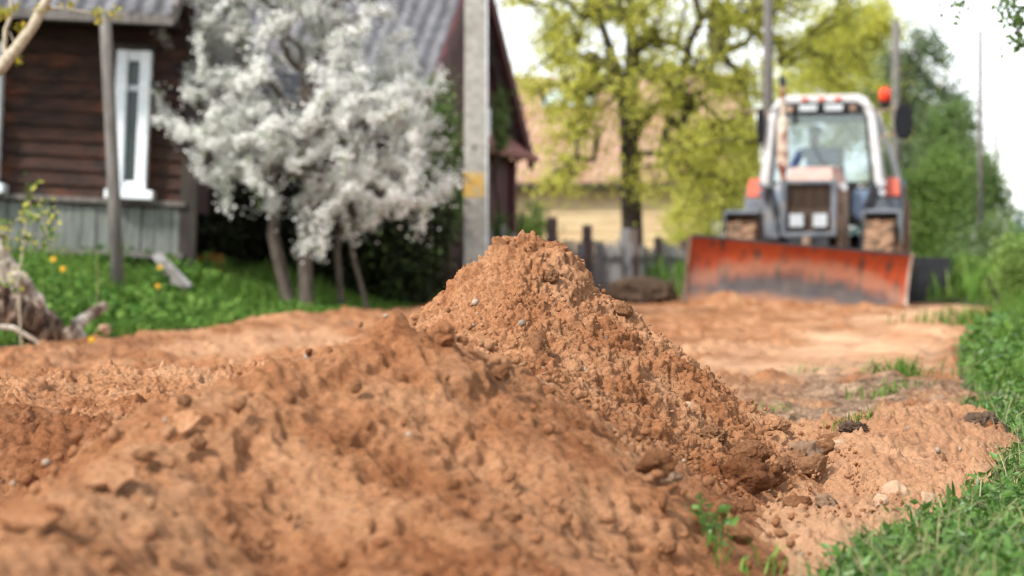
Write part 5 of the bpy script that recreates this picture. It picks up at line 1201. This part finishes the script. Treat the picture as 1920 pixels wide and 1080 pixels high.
# fenders, wheels
for s in (-1, 1):
    mb = MB(); n = 15; R = 0.90; vs = []
    for i in range(n):
        a = math.radians(10+i*145/(n-1)); y, z = 2.85-R*math.cos(a), 0.80+R*math.sin(a)*0.98
        vs += [(s*0.60, y, z), (s*1.06, y, z), (s*1.06, y+0.03*math.cos(a), z-0.035), (s*0.60, y+0.03*math.cos(a), z-0.035)]
    fs = []
    for i in range(n-1):
        for j in range(4): fs.append((4*i+j, 4*i+(j+1) % 4, 4*i+4+(j+1) % 4, 4*i+4+j))
    fs += [(0, 1, 2, 3), (4*n-4, 4*n-1, 4*n-2, 4*n-3)]; mb.add(vs, fs)
    mb.prism([(2.85-R*math.cos(math.radians(10+i*145/14)), 0.80+R*math.sin(math.radians(10+i*145/14))*0.98) for i in range(15)], 'x', s*0.60-0.02, s*0.60+0.02)
    fe = mb.build('rear_fender', M['tgrey'], tr, bevel=0.01)
    mb = MB(); mb.hexa([(s*0.78, 2.04, 1.43), (s*1.02, 2.04, 1.43), (s*1.02, 2.3, 1.43), (s*0.78, 2.3, 1.43)], [(s*0.82, 2.08, 1.66), (s*1.0, 2.08, 1.66), (s*1.0, 2.34, 1.70), (s*0.82, 2.34, 1.70)]); mb.build('turn_lamp', M['tred'], fe, bevel=0.025)
    mb = MB(); mb.hexa([(s*0.56, 1.92, 0.86), (s*1.02, 2.0, 0.90), (s*1.02, 2.06, 0.90), (s*0.56, 1.98, 0.86)], [(s*0.70, 1.96, 1.42), (s*1.00, 2.02, 1.42), (s*1.00, 2.08, 1.42), (s*0.70, 2.02, 1.42)]); mb.build('fender_front', M['tgrey'], fe, bevel=0.02)
    def wheel(cx, cy, r, w, tn):
        mb = MB(); pr_ = [(-w/2, r*0.62), (-w/2, r*0.90), (-w*0.42, r*0.965), (w*0.42, r*0.965), (w/2, r*0.90), (w/2, r*0.62)]; k = 40; vs = []; fs = []
        for i in range(k):
            a = 2*math.pi*i/k
            for (x, q) in pr_: vs.append((cx+x, cy+q*math.cos(a), r-0.03+q*math.sin(a)))
        m_ = len(pr_)
        for i in range(k):
            for j in range(m_): fs.append((i*m_+j, ((i+1) % k)*m_+j, ((i+1) % k)*m_+(j+1) % m_, i*m_+(j+1) % m_))
        mb.add(vs, fs)
        for i in range(tn):                          # chevron lugs
            for sd in (-1, 1):
                a0 = 2*math.pi*(i+0.5*(sd > 0))/tn; a1 = a0+0.9*math.pi*2/tn*0.75
                p0 = Vector((cx, cy+r*0.985*math.cos(a1), r-0.03+r*0.985*math.sin(a1))); p1 = Vector((cx+sd*w*0.5, cy+r*0.97*math.cos(a0), r-0.03+r*0.97*math.sin(a0)))
                mb.bar(p0, p1, r*0.085, r*0.07, (0, math.cos(a0), math.sin(a0)))
        wh = empty('wheel', (0, 0, 0)); wh.parent = tr; mb.build('tyre', M['rubber'], wh)
        mb = MB(); mb.tube([(cx-w*0.30, cy, r-0.03), (cx-w*0.05, cy, r-0.03), (cx+w*0.05, cy, r-0.03), (cx+w*0.30, cy, r-0.03)], [r*0.64, r*0.5, r*0.5, r*0.64], 28); mb.tube([(cx-w*0.4, cy, r-0.03), (cx+w*0.4, cy, r-0.03)], r*0.2, 16); mb.build('rim', M['torange'], wh)
    wheel(s*0.86, 0.48, 0.56, 0.36, 16); wheel(s*0.84, 2.85, 0.82, 0.42, 20)
    # front mudguard
    mb = MB(); n = 9; vs = []; fs = []
    for i in range(n):
        a = math.radians(72+i*78/(n-1)); y, z = 0.50-0.68*math.cos(a), 0.54+0.68*math.sin(a)
        y2, z2 = 0.50-0.65*math.cos(a), 0.54+0.65*math.sin(a)
        vs += [(s*0.66, y, z), (s*1.10, y, z), (s*1.10, y2, z2), (s*0.66, y2, z2)]
    for i in range(n-1):
        for j in range(4): fs.append((4*i+j, 4*i+(j+1) % 4, 4*i+4+(j+1) % 4, 4*i+4+j))
    fs += [(0, 1, 2, 3), (4*n-4, 4*n-1, 4*n-2, 4*n-3)]; mb.add(vs, fs)
    mb.prism([(0.30, 1.0), (0.55, 0.80), (1.05, 0.80), (0.85, 1.12), (0.5, 1.21), (0.28, 1.17)], 'x', s*1.075, s*1.10); mb.bar((s*0.62, 0.50, 0.62), (s*0.64, 0.50, 1.2), 0.05, 0.05); mb.bar((s*0.60, 0.5, 1.17), (s*0.9, 0.5, 1.19), 0.04, 0.03)
    mb.build('front_mudguard', M['tgrey'], tr, bevel=0.008)
    # mirrors
    mr_ = MB(); mr_.bar((s*0.68, 1.93, 2.55), (s*1.06, 1.86, 2.60), 0.025, 0.025); mr_.bar((s*0.70, 1.93, 2.20), (s*1.06, 1.86, 2.28), 0.025, 0.025) if s > 0 else mr_.bar((s*0.66, 1.93, 2.5), (s*0.80, 1.9, 2.5), 0.02, 0.02)
    mo = mr_.build('mirror_arm', M['muddy'], tr)
    mb = MB(); cx = 1.08 if s > 0 else -0.80
    mb.prism([(-0.05, -0.20), (-0.09, -0.12), (-0.105, 0), (-0.09, 0.14), (-0.05, 0.235), (0.05, 0.235), (0.09, 0.14), (0.105, 0), (0.09, -0.12), (0.05, -0.20)], 'y', 1.78, 1.86)
    mb.V = [(x*(1.2 if s > 0 else 0.55)+cx, y, z*1.1+2.41-(0.02 if s > 0 else 0.05)) for x, y, z in mb.V]; mb.build('mirror', M['mblack'], tr, bevel=0.02)
    mb = MB(); mb.bar((s*0.74, 1.86, 1.55), (s*0.84, 1.86, 1.62), 0.05, 0.05); mb.tube([(s*0.80, 1.84, 1.60), (s*0.80, 1.90, 1.60)], 0.05, 12); mb.tube([(s*0.80, 1.84, 1.48), (s*0.80, 1.90, 1.48)], 0.045, 12); mb.build('side_lamp', M['lens'] if s > 0 else M['tgrey'], tr)
mb = MB(); mb.box((0, 0.5, 0.52), (1.5, 0.22, 0.22)); mb.tube([(-0.8, 2.85, 0.79), (0.8, 2.85, 0.79)], 0.14, 14); mb.box((0, 1.7, 0.72), (0.3, 2.4, 0.25)); mb.build('axle', M['tdark'], tr, bevel=0.02)
# beacon on its bracket
mb = MB(); mb.bar((0.66, 2.0, 2.50), (0.83, 1.98, 2.66), 0.03, 0.03); mb.tube([(0.83, 1.98, 2.58), (0.83, 1.98, 2.65), (0.83, 1.98, 2.69)], [0.03, 0.07, 0.09], 14); bb = mb.build('beacon_bracket', M['tdark'], tr)
mb = MB(); mb.tube([(0.83, 1.98, 2.69), (0.83, 1.98, 2.82), (0.83, 1.98, 2.86), (0.83, 1.98, 2.88)], [0.082, 0.078, 0.06, 0.02], 18); mb.build('beacon', M['amber'], bb, smooth=True)
# rear outrigger, right
mb = MB(); mb.bar((1.06, 3.45, 0.0), (1.04, 3.5, 1.42), 0.10, 0.10); mb.box((1.06, 3.45, 0.03), (0.26, 0.3, 0.05)); mb.bar((0.4, 3.5, 0.75), (1.04, 3.5, 0.78), 0.10, 0.10); mb.box((1.12, 3.42, 0.62), (0.12, 0.1, 0.1)); mb.build('outrigger_leg', M['muddy'], tr, bevel=0.01)
# blade
bl = empty('dozer_blade', (-0.08, -1.12, -0.075)); bl.parent = tr; bl.rotation_euler = (0, math.radians(5.0), TH*0.92)
mb = MB(); n = 12; W2 = 1.30; out = []; inn = []
for i in range(n+1):
    t_ = i/n; z = -0.10+t_*0.92; y = 0.17*(4*(t_-0.5)**2)*-1+0.0; out.append((y, z)); inn.append((y+0.022, z))
prof_b = out+inn[::-1]; nx_ = 40; vs = []; fs = []
for i in range(nx_+1):
    x = -W2+2*W2*i/nx_
    for (y, z) in prof_b: vs.append((x, y, z))
m_ = len(prof_b)
for i in range(nx_):
    for j in range(m_): fs.append((i*m_+j, (i+1)*m_+j, (i+1)*m_+(j+1) % m_, i*m_+(j+1) % m_))
fs += [tuple(range(m_)), tuple(reversed(range(nx_*m_, (nx_+1)*m_)))]
mb.add(vs, fs); mb.build('moldboard', M['blade'], bl)
mb = MB(); mb.bar((-W2, -0.17, 0.83), (W2, -0.17, 0.83), 0.045, 0.03); mb.build('top_edge', M['tdark'], bl)
for s in (-1, 1):
    mb = MB(); mb.prism([(-0.20, -0.12), (0.05, -0.12), (0.10, 0.36), (0.05, 0.82), (-0.20, 0.84), (-0.09, 0.6), (-0.05, 0.36), (-0.09, 0.1)], 'x', s*W2, s*(W2+0.035)); mb.build('end_plate', M['muddy'] if s < 0 else solid('bare_edge', (0.32, 0.24, 0.19), (0.48, 0.38, 0.32), 6, 0.7), bl, bevel=0.006)
mb = MB()
for x in (-0.5, 0.45): mb.bar((x, 0.02, 0.35), (x, 1.6, 0.48), 0.10, 0.14); mb.bar((x, 0.0, 0.60), (x, 0.5, 0.42), 0.07, 0.08)
mb.build('push_arm', M['muddy'], bl)

# driver: one skinned body, seated, hands on the wheel
def skin_person(root):
    J = {'pelvis': (0, 2.92, 1.62, .135), 'waist': (0, 2.92, 1.78, .13), 'chest': (0, 2.88, 2.0, .155), 'collar': (0, 2.87, 2.13, .095), 'neck': (0, 2.85, 2.20, .055), 'jaw': (0, 2.825, 2.27, .075), 'head': (0, 2.83, 2.36, .098), 'crown': (0, 2.845, 2.44, .075), 'nose': (0, 2.735, 2.335, .018)}
    E_ = [('pelvis', 'waist'), ('waist', 'chest'), ('chest', 'collar'), ('collar', 'neck'), ('neck', 'jaw'), ('jaw', 'head'), ('head', 'crown'), ('head', 'nose')]
    for s, n in ((-1, 'l'), (1, 'r')):
        J.update({'sh'+n: (s*.20, 2.87, 2.10, .075), 'el'+n: (s*.30, 2.66, 1.88, .052), 'wr'+n: (s*.20, 2.43, 1.83, .035), 'pa'+n: (s*.185, 2.36, 1.84, .036), 'hp'+n: (s*.10, 2.86, 1.60, .095), 'kn'+n: (s*.16, 2.48, 1.60, .072), 'an'+n: (s*.17, 2.40, 1.24, .045), 'to'+n: (s*.18, 2.24, 1.20, .04)})
        E_ += [('collar', 'sh'+n), ('sh'+n, 'el'+n), ('el'+n, 'wr'+n), ('wr'+n, 'pa'+n), ('pelvis', 'hp'+n), ('hp'+n, 'kn'+n), ('kn'+n, 'an'+n), ('an'+n, 'to'+n)]
        for k in range(4):
            J[f'f{k}{n}'] = (s*.185+(k-1.5)*0.017, 2.315-0.004*abs(k-1), 1.856, .0095); J[f'g{k}{n}'] = (s*.185+(k-1.5)*0.018, 2.292, 1.832, .0085); J[f'h{k}{n}'] = (s*.185+(k-1.5)*0.017, 2.305, 1.806, .008)
            E_ += [('pa'+n, f'f{k}{n}'), (f'f{k}{n}', f'g{k}{n}'), (f'g{k}{n}', f'h{k}{n}')]
        J['t0'+n] = (s*.185-s*.04, 2.355, 1.82, .011); J['t1'+n] = (s*.185-s*.05, 2.325, 1.80, .009); E_ += [('pa'+n, 't0'+n), ('t0'+n, 't1'+n)]
    ks = list(J); me = bpy.data.meshes.new('body'); me.from_pydata([J[k][:3] for k in ks], [(ks.index(a), ks.index(b_)) for a, b_ in E_], [])
    o = bpy.data.objects.new('body', me); C.objects.link(o); md = o.modifiers.new('skin', 'SKIN'); sv = me.skin_vertices[0].data
    for i, k in enumerate(ks): sv[i].radius = (J[k][3], J[k][3]); sv[i].use_root = (k == 'pelvis')
    ss = o.modifiers.new('sub', 'SUBSURF'); ss.levels = ss.render_levels = 2
    dg = bpy.context.evaluated_depsgraph_get(); ev = o.evaluated_get(dg); m2 = bpy.data.meshes.new_from_object(ev); o.modifiers.clear(); o.data = m2
    m2.materials.clear(); m2.materials.append(M['cloth']); m2.materials.append(M['skin'])
    for p in m2.polygons:
        c = p.center; p.use_smooth = True; p.material_index = 1 if (c.z > 2.19 or (c.y < 2.42 and 1.78 < c.z < 1.9)) else 0
    o.parent = root
    mb = MB(); mb.ball((0, 2.85, 2.415), (0.108, 0.118, 0.075), 18, 10); mb.hexa([(-0.07, 2.70, 2.405), (0.07, 2.70, 2.405), (0.09, 2.80, 2.40), (-0.09, 2.80, 2.40)], [(-0.07, 2.70, 2.415), (0.07, 2.70, 2.415), (0.09, 2.80, 2.425), (-0.09, 2.80, 2.425)]); mb.build('cap', M['hair'], root, smooth=True)
    for s in (-1, 1):
        mb = MB(); mb.ball((s*0.036, 2.742, 2.362), (0.013, 0.010, 0.009), 8, 6); mb.build('eye', M['hair'], root)
        mb = MB(); mb.ball((s*0.10, 2.84, 2.345), (0.012, 0.022, 0.034), 8, 6); mb.build('ear', M['skin'], root)
    mb = MB(); mb.ball((0, 2.752, 2.288), (0.028, 0.012, 0.007), 8, 6); mb.build('mouth', M['tred'], root)
pe = empty('person', T0, RZ, label='driver in a blue work jacket and dark cap seated at the wheel inside the cab', cat='person')
skin_person(pe)
pe.location = T0+Vector((-0.17*CT, 0.17*ST, -0.04))
